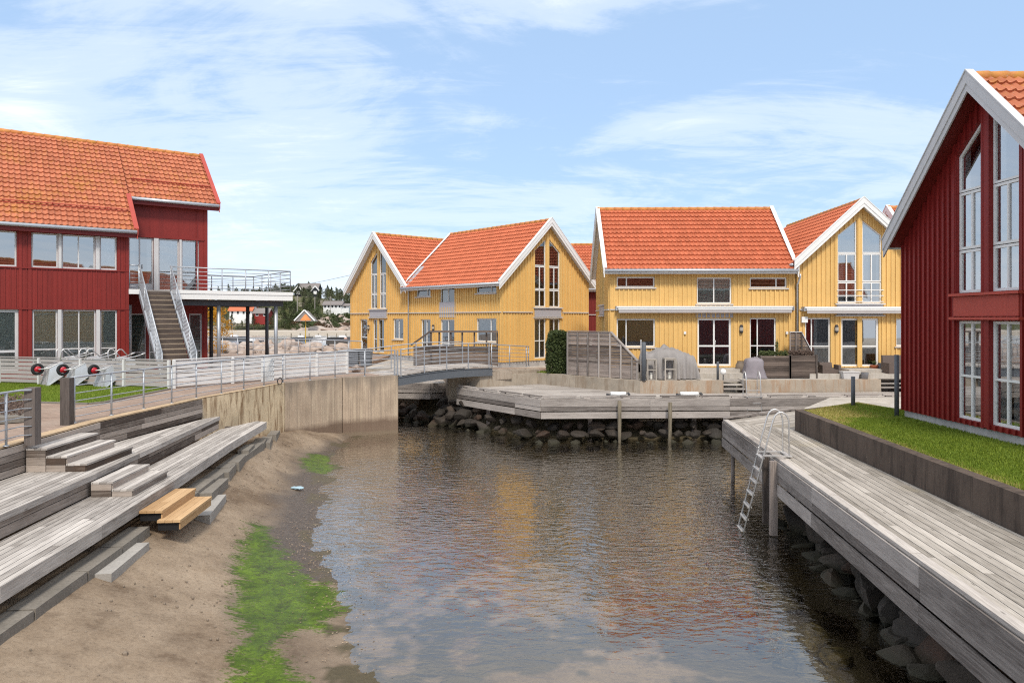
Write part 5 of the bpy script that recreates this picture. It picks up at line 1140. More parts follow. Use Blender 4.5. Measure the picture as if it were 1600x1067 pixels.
mb = MB(); bk_ = Vector((TW[0].x - .2, TW[0].y)); d = (FA.to_2d() - bk_).normalized(); n = Vector((d.y, -d.x)); 
plankwall(mb, bk_, FA.to_2d(), DZ - .74, DZ - .03, n, .23, .03, .035); mb.build('fascia', 'fascia_wood', fd, True)
joists(fd, [xy(FA), xy(FB), xy(FCc), xy(FD_), (15.4, 29), (TW[3].x, TW[3].y - .1), (TW[2].x, TW[2].y - .1), (TW[1].x, TW[1].y - .1)], (0, 1), .7, DZ - .035)
for x in (-1.0, 3.0, 7, 11): mb = MB(); y = 27.6 if x > 1 else 30.2; mb.bar((x, y, -.8), (x, y, DZ - .24), .16, .16); mb.build('pile', 'old_wood', fd, True)
for u, z0, lab, bent in ((968, -.6, 'grey wooden mooring post in front of the far deck, the straight one', 0), (1047, -.6, 'grey wooden mooring post in front of the far deck, the one with a bent foot', 1)):
    p = far(u, 26.55); mb = MB(); q_ = Vector((p.x - .02, p.y - .08, .45)) if bent else Vector((p.x, p.y, .45)); b_ = Vector((p.x - .09, p.y - .18, -.5)) if bent else Vector((p.x, p.y, -.5))
    mb.tube([b_, q_, Vector((p.x, p.y, .9)), Vector((p.x, p.y, DZ + (-.06 if not bent else -.12)))], [.055, .065, .075, .075], 10); o = mb.build('mooring_post', 'pile_wood', smooth=True); tag(o, lab, 'post')
for u0, u1, lab in ((954, 978, 'white fender roller on the far deck edge above the straight mooring post'), (1063, 1091, 'white fender roller on the far deck edge right of the bent mooring post')):
    a, b = at(u0, 616, 1.74), at(u1, 616, 1.74); a.y = b.y = 27.05; a.x = far(u0, 27.05).x; b.x = far(u1, 27.05).x; r = thing('fender', lab, 'fender', a, group='white fenders on the far deck'); mb = MB(); mb.tube([a, b], .085, 14); mb.build('roller', 'ball_white', r, True, True)
    mb = MB(); mb.tube([a - Vector((.12, 0, .05)), a, b, b + Vector((.12, 0, .05))], .03, 8); mb.bar(a - Vector((.12, 0, .1)), a - Vector((.12, 0, -.02)), .08, .08, (1, 0, 0)); mb.bar(b + Vector((.12, 0, -.1)), b + Vector((.12, 0, .02)), .08, .08, (1, 0, 0)); mb.build('axle', 'steel_dark', r, True)
ladder('pale bathing ladder on the edge of the far deck', (far(1172, 27.5).x, 27.5, DZ + .01), (0, -1, 0), (1, 0, 0), DZ, .54, .98, .75, .18, steps=5)
# small dock below the footbridge
K = [at(600, 595, DZ), at(673, 598.5, DZ), at(703, 596.5, DZ), at(690, 592, DZ)]
kd = thing('deck', 'small grey plank landing in the shade under the footbridge', 'deck', K[1]); q0 = Vector((-6.2, 34.4)); mb = MB()
kp = [(-6.6, 33.6), xy(K[1]), xy(K[2]), (K[2].x + .1, 36), (-6.8, 36)]; boards(mb, kp, (1, 0), DZ, .142, .01, .03); mb.build('decking', 'deck_wood', kd, True); deck_fascia(kd, kp[:3] + [kp[3]], z=DZ)
mb = MB(); mb.box((K[1].x + .12, K[1].y - .05, DZ + .002), (K[2].x - .2, K[1].y + .12, DZ + .06)); mb.build('edge_board', 'white_fence', kd, True)
# terrace wall with two openings for steps
tw = thing('terrace_wall', 'low stained concrete wall in front of the terraces of the yellow houses', 'wall', TW[2])
def wallseg(a, b, m, z1=TZ, th=.28):
    d = (b - a).normalized(); n = Vector((-d.y, d.x, 0)); mb = MB(); mb.prism([(a.x, a.y, -.8), (b.x, b.y, -.8), (b.x + n.x * th, b.y + n.y * th, -.8), (a.x + n.x * th, a.y + n.y * th, -.8)], (0, 0, z1 + .8)); mb.build('wall_panel', m, tw, True)
g_ = Vector((0, -.0, .02))
for a, b, m in ((Vector((-2.85, 32.1, 2.1)), TW[0], 'conc_terrace'), (TW[0], TW[1], 'conc_terrace'), (TW[1], TW[2], 'conc_terrace'), (TW[2], TW[3], 'conc_rusty'), (TW[4], TW[5], 'conc_rusty'), (Vector((-3.4, 35.2, 2.1)), Vector((-2.85, 32.1, 2.1)), 'conc')): wallseg(a - Vector((0, .03, 0)), b - Vector((0, .03, 0)), m)
for a, b, lab in ((TW[3], TW[4], 'three grey wooden steps in the gap of the terrace wall beside the far ladder'), (TW[5], TW[6] + Vector((.6, 0, 0)), 'three grey wooden steps in the terrace wall gap beside the red house')):
    r = thing('terrace_steps', lab, 'steps', (a.x, a.y, DZ))
    for k in range(3): mb = MB(); mb.box((a.x + .03, a.y + .02 + k * .3, DZ + .13 + k * .145), (b.x - .03, a.y + .34 + k * .3, DZ + .17 + k * .145)); mb.build('tread', 'deck_wood', r, True)
    for x in (a.x + .05, b.x - .1): mb = MB(); mb.box((x, a.y + .1, DZ), (x + .05, a.y + .9, DZ + .13)); mb.build('stringer', 'old_wood', r, True)

# ================================================================== FOOTBRIDGE
BA = AB + Vector((-.02, .02, 0)); BE = Vector(((768 - UC) / F * 31.4, 31.4, 2.45)); bd = (BE - BA); Lb = bd.to_2d().length; bd = Vector((bd.x, bd.y, 0)).normalized(); bn = Vector((-bd.y, bd.x, 0)); BW = 2.3
bz = lambda s: 2.31 + (2.50 - 2.31) * s / Lb + .085 * math.sin(max(0, min(1, s / Lb)) * math.pi)
BP = lambda s, w=0.0, z=0.0: Vector((BA.x, BA.y, 0)) + bd * s + bn * w + Vector((0, 0, bz(s) + z))
br = thing('footbridge', 'small arched footbridge with steel beams and plank deck', 'bridge', (BA.x, BA.y, 2.3)); N = 24
W0 = lambda s: 0 if s > -.05 else .42
mb = MB(); s = -1.3
while s < Lb + .3: mb.hexa([BP(s, W0(s), -.05), BP(s + .115, W0(s), -.05), BP(s + .115, BW, -.05), BP(s, BW, -.05), BP(s, W0(s), 0), BP(s + .115, W0(s), 0), BP(s + .115, BW, 0), BP(s, BW, 0)]); s += .125
mb.build('decking', 'deck_wood', br, True)
for w in (-.06, BW - .06):
    mb = MB()
    for k in range(N):
        s0, s1 = Lb * k / N, Lb * (k + 1) / N
        for z0, z1, e in ((-.40, -.10, .03), (-.42, -.40, .09), (-.10, -.08, .09)): mb.hexa([BP(s0, w - e / 2, z0), BP(s1, w - e / 2, z0), BP(s1, w + .06 + e / 2, z0), BP(s0, w + .06 + e / 2, z0), BP(s0, w - e / 2, z1), BP(s1, w - e / 2, z1), BP(s1, w + .06 + e / 2, z1), BP(s0, w + .06 + e / 2, z1)], .5)
    mb.build('beam', 'steel_blue', br, True)
def brail(w, s0, s1, n, zoff=0.0):
    for k in range(n + 1): s = s0 + (s1 - s0) * k / n; mb = MB(); mb.bar(BP(s, w, -.2), BP(s, w, 1.0), .045, .03, xy(bd) + (0,)); mb.build('post', 'galv', br, True)
    for z, r_ in ((1.0, .022), (.16, .010), (.32, .010), (.48, .010), (.64, .010), (.82, .010)): mb = MB(); mb.tube([BP(s0 + (s1 - s0) * k / 20, w, z) for k in range(21)], r_, 6); mb.build('handrail' if z == 1.0 else 'rail', 'galv', br, True, True)
brail(.02, .15, Lb - .12, 4); brail(BW - .02, -1.6, Lb - .1, 5)
mb = MB()
for s in (-.12, .0): mb.bar(BP(0, .02, -.02) + bd * s, BP(0, .02, 1.0) + bd * s, .05, .05, xy(bd) + (0,))
mb.build('end_post', 'galv', br, True)
r3 = thing('railing', 'steel railing running on right of the footbridge beside the path', 'railing', BP(Lb))
railing(r3, [BP(Lb, -.0), Vector(((822 - UC) / F * 33.0, 33.0, 2.35)), Vector(((826 - UC) / F * 34.2, 34.2, 2.3))], 1.2, .95)
mb = MB(); a = BP(Lb, .3); mb.prism([(BE.x - .25, BE.y - .1, 1.9), (BE.x + .9, BE.y + .45, 1.9), (BE.x + .6, BE.y + 1.6, 1.9), (BE.x - 1.2, BE.y + 2.0, 1.9), (BE.x - 1.7, BE.y + 1.3, 1.9)], (0, 0, .32)); o = mb.build('bridge_abutment', 'conc', None); tag(o, 'grey concrete footing under the right end of the footbridge', 'abutment')
sheet('path', [(-2.6, 31.9), (-1.0, 31.3), (1.0, 33.0), (2.6, 33.5), (2.6, 36), (-2, 36)], 2.11, 'brick')
mb = MB(); mb.prism([(-.9, 31.6, 2.1), (1.3, 33.0, 2.1), (1.2, 33.9, 2.1), (-1.2, 33.0, 2.1)], (0, 0, .14)); o = mb.build('stone_slab', 'conc'); tag(o, 'rough grey stone slab beside the right end of the footbridge', 'slab')
# dark plank screen and hand rail behind the bridge
a, b = far(646, 34.6), far(778, 34.2); z0, z1 = 2.3, zof(541, 34.4); ps = thing('plank_screen', 'dark brown plank screen with an open hand rail behind the footbridge', 'screen', (a.x, a.y, 2.3))
mb = MB(); plankwall(mb, a, b, z0, z1, (0, -1), .15, .006, .03); mb.build('plank_panel', 'brown_wood', ps, True)
zt = zof(518, 34.4); mb = MB(); mb.bar((far(672, 34.4).x, 34.45, zt), (b.x, 34.3, zt), .08, .09); mb.bar((far(672, 34.4).x, 34.45, zt), (a.x - .1, 34.5, z1 + .05), .07, .08); mb.build('handrail', 'brown_wood', ps, True)
for u in (673, 686, 704, 722, 741, 760, 777): x = far(u, 34.4).x; mb = MB(); mb.bar((x, 34.5, z0), (x, 34.5, zt - .04), .08, .09, (0, 1, 0)); mb.build('post', 'brown_wood', ps, True)
# ================================================================== ROCKS
RK = [rockmesh('rock', k + 1, 'stone') for k in range(6)]; RU = [rockmesh('rock', k + 11, 'stone_under') for k in range(3)]; BL = [rockmesh('boulder', k + 21, 'boulder') for k in range(5)]
cnt = 0
for row in range(4):
    x = -3.4 + row * .1
    while x < 9.2:
        s = random.uniform(.14, .36) * (1.0 if row else .8)
        yb = (27.0 if x > 1 else 27.0 + (1 - x) * 1.05) - .35 + row * .40 + random.uniform(-.15, .15); z = -.10 + row * .30 + random.uniform(-.06, .06)
        if x < -2.6: yb += .4
        rock(random.choice(RK), 'rock', (x, yb, z), (s * random.uniform(.9, 1.5), s * random.uniform(.8, 1.2), s * random.uniform(.6, .95)), 'dark rock in the stone bank under the far deck', 'rock', 'rocks of the bank under the far deck'); x += s * random.uniform(1.5, 2.1); cnt += 1
for k in range(26):
    t_ = random.random(); x = -5.4 + 3.7 * t_ + random.uniform(-.2, .2); y = 33.2 - 2.9 * t_ + random.uniform(-.5, .15); s = random.uniform(.2, .42)
    rock(random.choice(RK), 'rock', (x, y, random.uniform(-.1, .75)), (s * 1.3, s, s * .8), 'dark rock in the bank below the footbridge', 'rock', 'rocks of the bank below the footbridge')
for row in range(3):
    y = 5.2
    while y < 16.2:
        s = random.uniform(.20, .44); x = DE(y) + (.34 + row * .36) + random.uniform(-.14, .12); z = -.12 + row * .30 + random.uniform(-.08, .08)
        rock(random.choice(RK), 'rock', (x, y, z), (s * random.uniform(.9, 1.3), s * random.uniform(1, 1.6), s * random.uniform(.7, 1)), 'large dark brown rock under the edge of the near right deck', 'rock', 'rocks under the near deck'); y += s * random.uniform(1.1, 1.55)
for k in range(62):
    y = random.uniform(5.5, 16); x = DE(y) - random.uniform(.1, 1.6); s = random.uniform(.12, .36)
    rock(random.choice(RU), 'rock', (x, y, bed(x, y) + s * .15), (s * 1.25, s * 1.1, s * .75), 'weed covered rock under the water beside the near right deck', 'rock', 'weedy rocks under water')
# ================================================================== THINGS ON THE TERRACE
a, b = at(888, 585.5, TZ), at(997, 593.5, TZ); a.y -= 0; sc_ = thing('plank_screen', 'weathered grey plank screen with a slanting right end beside the hedge', 'screen', (a.x, a.y, TZ))
za, zb_ = zof(518, a.y), zof(565, b.y); d = (b - a).normalized(); L = (b - a).length; out = Vector((d.y, -d.x, 0)); topz = lambda t_: za if t_ < .63 else za + (zb_ - za) * (t_ - .63) / .37; H = za - TZ
mb = MB(); n = 17
for k in range(n):
    z0 = TZ + .03 + (H - .03) * k / n; z1 = TZ + .03 + (H - .03) * (k + 1) / n - .008
    lim = lambda z: L if z <= zb_ else L * (.63 + .37 * (za - z) / (za - zb_))
    A = a; B0, B1 = a + d * lim(z0), a + d * lim(z1); mb.hexa([(A.x, A.y, z0), (B0.x, B0.y, z0), (B0.x + out.x * .025, B0.y + out.y * .025, z0), (A.x + out.x * .025, A.y + out.y * .025, z0), (A.x, A.y, z1), (B1.x, B1.y, z1), (B1.x + out.x * .025, B1.y + out.y * .025, z1), (A.x + out.x * .025, A.y + out.y * .025, z1)])
mb.build('plank_panel', 'old_wood', sc_, True)
for t_ in (0, .155, .31, .47, .63, .78, .93, 1): p = a + d * (L * t_) + out * .05; mb = MB(); mb.bar((p.x, p.y, TZ + .0), (p.x, p.y, topz(t_) - .03), .06, .06, (d.x, d.y, 0)); mb.build('post', 'fascia_wood', sc_, True)
mb = MB(); p1 = a + d * (L * .63); mb.bar((a.x, a.y, za + .02), (p1.x, p1.y, za + .02), .13, .035); mb.bar((p1.x, p1.y, za + .02), (b.x, b.y, zb_ + .02), .13, .035); mb.build('cap_rail', 'fascia_wood', sc_, True)
hd = thing('hedge', 'dense dark green hedge bush left of the grey plank screen', 'hedge', (far(872, 32.8).x, 32.8, TZ)); mb = MB(); c = far(872, 32.9); H = zof(517, 32.9) - TZ
mb.prism([(c.x - .28, c.y - .45, TZ), (c.x + .32, c.y - .45, TZ), (c.x + .32, c.y + .45, TZ), (c.x - .28, c.y + .45, TZ)], (0, 0, H * .74), .2)
for k in range(13000):
    x, y, z = random.uniform(-.5, .5), random.uniform(-.75, .75), random.random(); e = 1 + .30 * noise.noise(Vector((x * 5, y * 5, z * 5))) + .35 * max(0, noise.noise(Vector((x * 2.2, y * 2.2, z * 2.4 + 3)))) - .22 * max(0, z - .75) * 4 * (x < 0)
    if max(abs(x) / .5, abs(y) / .75, z) < .72: continue
    leaf(mb, Vector((c.x + x * e, c.y + y, TZ + .03 + z * H * (1 - .10 * (abs(x) / .5) ** 2) * (1 + .06 * noise.noise(Vector((x * 4, y * 4, 1)))))), .05)
mb.build('foliage', 'hedge', hd, True); mb = MB()
for k in range(5): mb.tube([(c.x + random.uniform(-.3, .3), c.y + random.uniform(-.4, .4), TZ - .05), (c.x + random.uniform(-.3, .3), c.y + random.uniform(-.4, .4), TZ + H * .7)], [.03, .01], 6)
mb.build('stem', 'bark', hd, True)
blades('grass', 'tuft of grass beside the path end left of the hedge', [(1.0, 32.9), (1.9, 32.2), (2.1, 33.3), (1.4, 33.6)], TZ + .0, 900, .07)
def post(name, u, vb, vt, r, m, lab, cat, z=TZ):
    p = at(u, vb, z); mb = MB(); h = zof(vt, p.y) - z; mb.tube([p, p + Vector((0, 0, h - .02)), p + Vector((0, 0, h))], [r, r, r * .8], 12); o = mb.build(name, m, smooth=True); return tag(o, lab, cat)
post('shower_post', 1006, 595, 534.5, .085, 'steel_blue', 'thick dark grey post at the end of the grey plank screen', 'post'); post('thin_post', 1001.5, 594, 531, .025, 'alu', 'thin light pole beside the thick dark post', 'pole')
post('bollard', 1121.5, 593, 565, .05, 'steel_blue', 'dark bollard at the steps in the terrace wall', 'bollard')
p = at(1130, 584, TZ + .25); mb = MB(); mb.lathe([(.0, -.13), (.09, -.095), (.13, 0), (.09, .095), (.0, .13)], (0, 0, 0), 14); o = mb.build('globe_lamp', 'ball_white', smooth=True); o.location = (p.x, p.y, TZ + .33); tag(o, 'white ball lamp beside the bollard on the terrace', 'lamp')
mb = MB(); mb.tube([(0, 0, -.33), (0, 0, -.1)], .02, 6); s_ = mb.build('stand', 'steel_dark', o)
# furniture under a grey cover
tp_ = thing('covered_furniture', 'garden furniture under a crumpled grey cover', 'furniture', (far(1045, 30).x, 30, TZ)); nx2, ny2 = 46, 26; vs = []; x0, x1 = far(1000, 30).x, far(1086, 30).x; y0, y1 = 29.25, 30.9
prof = lambda t_: float(np.interp(t_, [0, .05, .25, .5, .78, .95, 1], [.50, .92, 1.0, 1.18, 1.0, .78, .2]))
for j in range(ny2 + 1):
    for i in range(nx2 + 1):
        t_, w = i / nx2, j / ny2; e = min(1, min(w, 1 - w) / .14); x, y = x0 + (x1 - x0) * t_, y0 + (y1 - y0) * w
        n_2 = noise.fractal(Vector((x * 2.6, y * 2.6, 2)), 1, 2, 4); fold = (.10 * math.sin(x * 9 + 4 * n_2) + .05 * math.sin(x * 23 + 2 * n_2)) * (1 - e); rg = 1 - abs(noise.noise(Vector((x * 3.4, y * 3.4, 9)))) * 2; z = prof(t_) * (e ** .5) * (1 + .10 * n_2) + .02 + .05 * abs(n_2) + .07 * rg * e; ysh = -.10 * (1 - e) * (1 if w < .5 else -1) + fold
        vs.append((x, y + ysh, TZ + max(.02, z)))
me = bpy.data.meshes.new('cover'); me.from_pydata([tuple(Vector(v) - tp_.location) for v in vs], [], [(j * (nx2 + 1) + i, j * (nx2 + 1) + i + 1, (j + 1) * (nx2 + 1) + i + 1, (j + 1) * (nx2 + 1) + i) for j in range(ny2) for i in range(nx2)]); me.materials.append(M['tarp']); me.polygons.foreach_set('use_smooth', [True] * len(me.polygons)); o = bpy.data.objects.new('cover', me); C.objects.link(o); o.parent = tp_
mb = MB(); 
for x in (x0 + .3, x1 - .5):
    for y in (29.5, 30.6): mb.bar((x, y, TZ), (x, y, TZ + .6), .06, .06)
mb.build('leg', 'brown_wood', tp_, True)
def lantern(u0, u1, vb, vt, lab):
    p = at((u0 + u1) / 2, vb, TZ); h = zof(vt, p.y) - TZ; w = (u1 - u0) / F * p.y; r = thing('lantern', lab, 'lantern', p, group='wooden lanterns before the cover'); mb = MB(); hw = w / 2
    for sx in (-1, 1):
        for sy_ in (-1, 1): mb.bar(p + Vector((sx * (hw - .02), sy_ * (hw - .02), 0)), p + Vector((sx * (hw - .02), sy_ * (hw - .02), h)), .045, .045)
    for z in (.03, h * .52, h - .02):
        for s in (-1, 1): mb.bar(p + Vector((-hw, s * (hw - .02), z)), p + Vector((hw, s * (hw - .02), z)), .03, .04); mb.bar(p + Vector((s * (hw - .02), -hw, z)), p + Vector((s * (hw - .02), hw, z)), .03, .04)
    mb.box((p.x - hw, p.y - hw, p.z + h), (p.x + hw, p.y + hw, p.z + h + .03)); mb.build('frame', 'deck_olive', r, True)
    mb = MB(); mb.tube([p + Vector((0, 0, .05)), p + Vector((0, 0, .3))], .05, 10); mb.build('candle', 'cream', r, True)
lantern(1010, 1025, 594, 562, 'slatted wooden lantern box next to the dark post'); lantern(1037, 1055, 593.5, 560.5, 'wooden lantern box with glass in front of the grey cover')
def lathe_thing(name, u, vb, m, prof, lab, cat, z=TZ, sc=1.0):
    p = at(u, vb, z); mb = MB(); mb.lathe([(r * sc, h * sc) for r, h in prof], (0, 0, 0), 18); o = mb.build(name, m, smooth=True); o.location = p; return tag(o, lab, cat)
lathe_thing('urn', 1157, 588, 'clay', [(.12, 0), (.17, .1), (.21, .35), (.20, .5), (.13, .62), (.15, .66), (.12, .66), (.10, .60)], 'tall brown clay urn beside the violet cover', 'urn')
cg = thing('covered_grill', 'barbecue grill under a crumpled violet grey cover', 'grill', (far(1178, 29.9).x, 29.9, TZ)); mb = MB(); vs = []; K2 = 28; rows_ = [(0.02, 1.12), (.12, 1.05), (.3, .98), (.55, .95), (.8, .92), (.9, .80), (.93, .4), (.94, 0)]
for z, s in rows_:
    for k in range(K2):
        a_ = k / K2 * 6.2832; cx, cy = math.cos(a_), math.sin(a_); q_ = (abs(cx) ** 4 + abs(cy) ** 4) ** -.25; f_ = 1 + (.13 * math.sin(a_ * 7 + z * 4) + .07 * math.sin(a_ * 15 - z * 5)) * (1.05 - z) + .12 * noise.noise(Vector((cx * 2, cy * 2, z * 4)))
        vs.append((cx * q_ * .40 * s * f_, cy * q_ * .30 * s * f_, z * .95 + (.09 * noise.noise(Vector((cx * 3, cy * 3, 7))) - .05) * (z > .3)))
me = bpy.data.meshes.new('cover'); me.from_pydata(vs, [], [(j * K2 + k, j * K2 + (k + 1) % K2, (j + 1) * K2 + (k + 1) % K2, (j + 1) * K2 + k) for j in range(len(rows_) - 1) for k in range(K2)]); me.materials.append(M['tarp_violet']); me.polygons.foreach_set('use_smooth', [True] * len(me.polygons)); o = bpy.data.objects.new('cover', me); C.objects.link(o); o.parent = cg
mb = MB(); mb.tube([(-.3, 0, .06), (-.3, .1, .06)], .07, 10); mb.build('wheel', 'rubber', cg)
def planter(u0, u1, vb, vt, lab, seed):
    a, b = at(u0, vb, TZ), at(u1, vb, TZ); h = zof(vt, a.y) - TZ; r = thing('planter', lab, 'planter', a, group='plank planters on the terrace'); mb = MB(); plankwall(mb, a, b, TZ + .02, TZ + h, (0, -1), .082, .012, .03); plankwall(mb, (b.x, b.y), (b.x, b.y + .45), TZ + .02, TZ + h, (1, 0), .082, .012, .03); plankwall(mb, (a.x, a.y + .45), (a.x, a.y), TZ + .02, TZ + h, (-1, 0), .082, .012, .03); mb.box((a.x, a.y + .01, TZ + .05), (b.x, a.y + .42, TZ + h - .06)); mb.build('box', 'brown_wood', r, True)
    for x in (a.x - .03, b.x + .03): mb = MB(); mb.bar((x, a.y - .05, TZ), (x, a.y - .05, TZ + h + .02), .07, .06); mb.build('corner_post', 'post_wood', r, True)
    for k in range(9): mb = MB(); c = Vector((a.x + (b.x - a.x) * (k + .5) / 9, a.y + .2, TZ + h)); leaves(mb, c + Vector((0, 0, .08)), (.10, .11, .12 + .05 * random.random()), 200, .032, hollow=.03); mb.build('plant', 'plant' if seed == 1 else 'heather', r, True)
    if seed == 1:
        mb = MB()
        c = Vector((a.x + (b.x - a.x) * .62, a.y + .2, TZ + h))
        leaves(mb, c + Vector((0, 0, .38)), (.08, .08, .30), 200, .032, hollow=.05)
        mb.build('plant', 'plant', r, True); mb = MB(); mb.tube([c, c + Vector((.03, 0, .7))], .008, 5); mb.build('stem', 'plant', r, True)
planter(1190, 1233, 591, 556, 'dark brown plank planter with green plants, next to the violet cover', 1); planter(1235, 1274, 591, 555, 'dark brown plank planter with heather, right one of the two', 2)
a, b = far(1234, 30.7), far(1268, 30.7); zt_ = zof(519, 30.7); zl_ = zof(549, 30.7); xm = far(1252, 30.7).x; sc2 = thing('plank_screen', 'small brown plank screen with a slanting end between two yellow houses', 'screen', (a.x, 30.7, TZ)); mb = MB()
for k in range(13):
    z0 = TZ + (zt_ - TZ) * k / 13; z1 = z0 + (zt_ - TZ) / 13 - .008; xe = lambda z: b.x if z < zl_ else b.x - (b.x - xm) * (z - zl_) / (zt_ - zl_); mb.hexa([(a.x, 30.7, z0), (xe(z0), 30.7, z0), (xe(z0), 30.73, z0), (a.x, 30.73, z0), (a.x, 30.7, z1), (xe(z1), 30.7, z1), (xe(z1), 30.73, z1), (a.x, 30.73, z1)])
mb.build('plank_panel', 'brown_wood', sc2, True)
for x, z in ((a.x, zt_), ((a.x + xm) / 2, zt_), (xm, zt_), (b.x, zl_)): mb = MB(); mb.bar((x, 30.66, TZ), (x, 30.66, z), .05, .05); mb.build('post', 'old_wood', sc2, True)
mb = MB(); mb.bar((a.x, 30.7, zt_ + .015), (xm, 30.7, zt_ + .015), .1, .03); mb.bar((xm, 30.7, zt_ + .015), (b.x, 30.7, zl_ + .015), .1, .03); mb.build('cap_rail', 'greywhite', sc2, True)
def armchair(name, lab, cat, x0, x1, y0, y1, hs, hb, m, legs=True):
    r = thing(name, lab, cat, ((x0 + x1) / 2, (y0 + y1) / 2, TZ)); mb = MB(); mb.box((x0, y0, TZ + .1), (x1, y1, TZ + hs)); mb.build('seat', m, r, True); mb = MB(); mb.hexa([(x0, y1 - .14, TZ + .1), (x1, y1 - .14, TZ + .1), (x1, y1 + .02, TZ + .1), (x0, y1 + .02, TZ + .1), (x0 + .03, y1 - .02, TZ + hb), (x1 - .03, y1 - .02, TZ + hb), (x1 - .03, y1 + .1, TZ + hb), (x0 + .03, y1 + .1, TZ + hb)]); mb.build('backrest', m, r, True)
    for x in (x0 - .1, x1): mb = MB(); mb.box((x, y0 - .02, TZ + .1), (x + .1, y1 - .145, TZ + hs + .18)); mb.build('armrest', m, r, True)
    for x in (x0, x1 - .04):
        for y in (y0, y1 - .06): mb = MB(); mb.box((x, y, TZ), (x + .04, y + .04, TZ + .1)); mb.build('leg', 'black', r, True)
p = far(1300, 30.2); armchair('wicker_chair', 'low brown wicker chair right of the plank planters', 'chair', far(1284, 30.2).x, far(1305, 30.2).x, 29.9, 30.5, .36, .62, 'wicker')
armchair('wicker_sofa', 'dark brown wicker sofa at the corner of the red house', 'sofa', far(1387, 30.0).x, far(1425, 30.0).x, 29.7, 30.5, .45, .92, 'wicker')
p = at(1330, 592, TZ); pt = thing('planter', 'white trough planter on the terrace wall', 'planter', p); mb = MB(); mb.hexa([(p.x - .30, p.y, TZ), (p.x + .30, p.y, TZ), (p.x + .30, p.y + .3, TZ), (p.x - .30, p.y + .3, TZ), (p.x - .34, p.y - .03, TZ + .27), (p.x + .34, p.y - .03, TZ + .27), (p.x + .34, p.y + .33, TZ + .27), (p.x - .34, p.y + .33, TZ + .27)]); mb.build('trough', 'greywhite', pt, True); mb = MB(); mb.box((p.x - .36, p.y - .05, TZ + .27), (p.x + .36, p.y + .35, TZ + .30)); mb.build('rim', 'greywhite', pt, True)
lathe_thing('bucket', 1351, 592, 'plastic_grey', [(.12, 0), (.155, .26), (.165, .27), (.145, .27), (.11, .03)], 'grey blue bucket beside the white trough planter', 'bucket')
fp = thing('flower_pot', 'terracotta flower pot with a small green plant on the slab before the double door', 'pot', at(1366, 580, TZ + .2)); c = fp.location; mb = MB(); mb.lathe([(.11, 0), (.15, .22), (.165, .22), (.165, .27), (.13, .27), (.12, .2)], c, 16); mb.build('pot', 'terracotta', fp, True, True); mb = MB(); leaves(mb, c + Vector((0, 0, .36)), (.09, .09, .09), 170, .035, hollow=.03); mb.build('plant', 'plant', fp, True)
lathe_thing('flower_pot', 1376, 580, 'pot_grey', [(.10, 0), (.15, .1), (.15, .25), (.10, .34), (.12, .36), (.09, .36)], 'dark grey clay pot next to the terracotta pot', 'pot', TZ + .2)
mb = MB(); a = at(1331, 583, TZ + .001); mb.box((far(1354, 30.4).x, 30.0, TZ - .01), (far(1384, 30.4).x, 30.9, TZ + .2)); o = mb.build('stone_slab', 'pave'); tag(o, 'flat pale stone slab under the two flower pots', 'slab')
# bins and boulder left of the footbridge
for u, lab in ((553, 'dark blue grey waste bin, left one behind the end of the white fence'), (572, 'dark blue grey waste bin, right one before the yellow house')):
    p = far(u, 34.0); r = thing('waste_bin', lab, 'bin', (p.x, p.y, 2.3), group='waste bins behind the fence'); mb = MB(); mb.hexa([(p.x - .22, p.y - .22, 2.34), (p.x + .22, p.y - .22, 2.34), (p.x + .22, p.y + .22, 2.34), (p.x - .22, p.y + .22, 2.34), (p.x - .27, p.y - .27, 3.05), (p.x + .27, p.y - .27, 3.05), (p.x + .27, p.y + .27, 3.05), (p.x - .27, p.y + .27, 3.05)]); mb.build('body', 'steel_blue', r, True); mb = MB(); mb.box((p.x - .29, p.y - .31, 3.052), (p.x + .29, p.y + .29, 3.11)); mb.build('lid', 'steel_dark', r, True)
p = far(556, 30.6); rock(BL[0], 'boulder', (p.x, p.y, 2.42), (.42, .3, .28), 'rough beige boulder beside the end of the white fence', 'boulder', None)

# ================================================================== BEYOND: quay railing, breakwater, bay, hill
r4 = thing('railing', 'distant steel railing along the quay in front of the breakwater boulders', 'railing', far(345, 46, 2.3)); railing(r4, [far(325, 46.5, 2.3), far(455, 43.5, 2.3), far(566, 38.5, 2.3)], 1.25, 1.05, rails=(.3, .6), r=.03, rr=.014, pr=.028)
land('breakwater', [(-34, 47.05), (-7.6, 47.05), (-10, 52), (-12, 62), (-20, 68), (-44, 70)], -1.5, 1.6, 'breakwater_gap_shade')  # dark ground colour paints the shaded gaps between the boulders
for k in range(150):
    Y = random.uniform(48.5, 66); u = random.uniform(322, 570); p = far(u, Y); s = random.uniform(.35, .95)
    if p.x > -9.5 - (Y - 47) * .3: continue
    rock(random.choice(BL), 'boulder', (p.x, p.y, 1.65 + random.uniform(0, .5)), (s * random.uniform(.9, 1.6), s, s * random.uniform(.6, .9)), 'pale pinkish boulder of the breakwater behind the quay railing', 'boulder', 'boulders of the breakwater')
bt = thing('birch_tree', 'golden yellow birch tree behind the columns of the red building', 'tree', (far(341, 50).x, 50, 1.8)); mb = MB(); c = far(341, 50)
for k in range(16): leaves(mb, Vector((c.x + random.uniform(-.6, .7), c.y + random.uniform(-.8, .8), 1.9 + random.uniform(.3, 3.9))), (.55, .55, .42), 150, .06)
mb.build('crown', 'birch_gold', bt, True); mb = MB(); mb.tube([(c.x, c.y, 1.0), (c.x + .1, c.y, 3), (c.x + .05, c.y, 5.4)], [.09, .06, .02], 8)
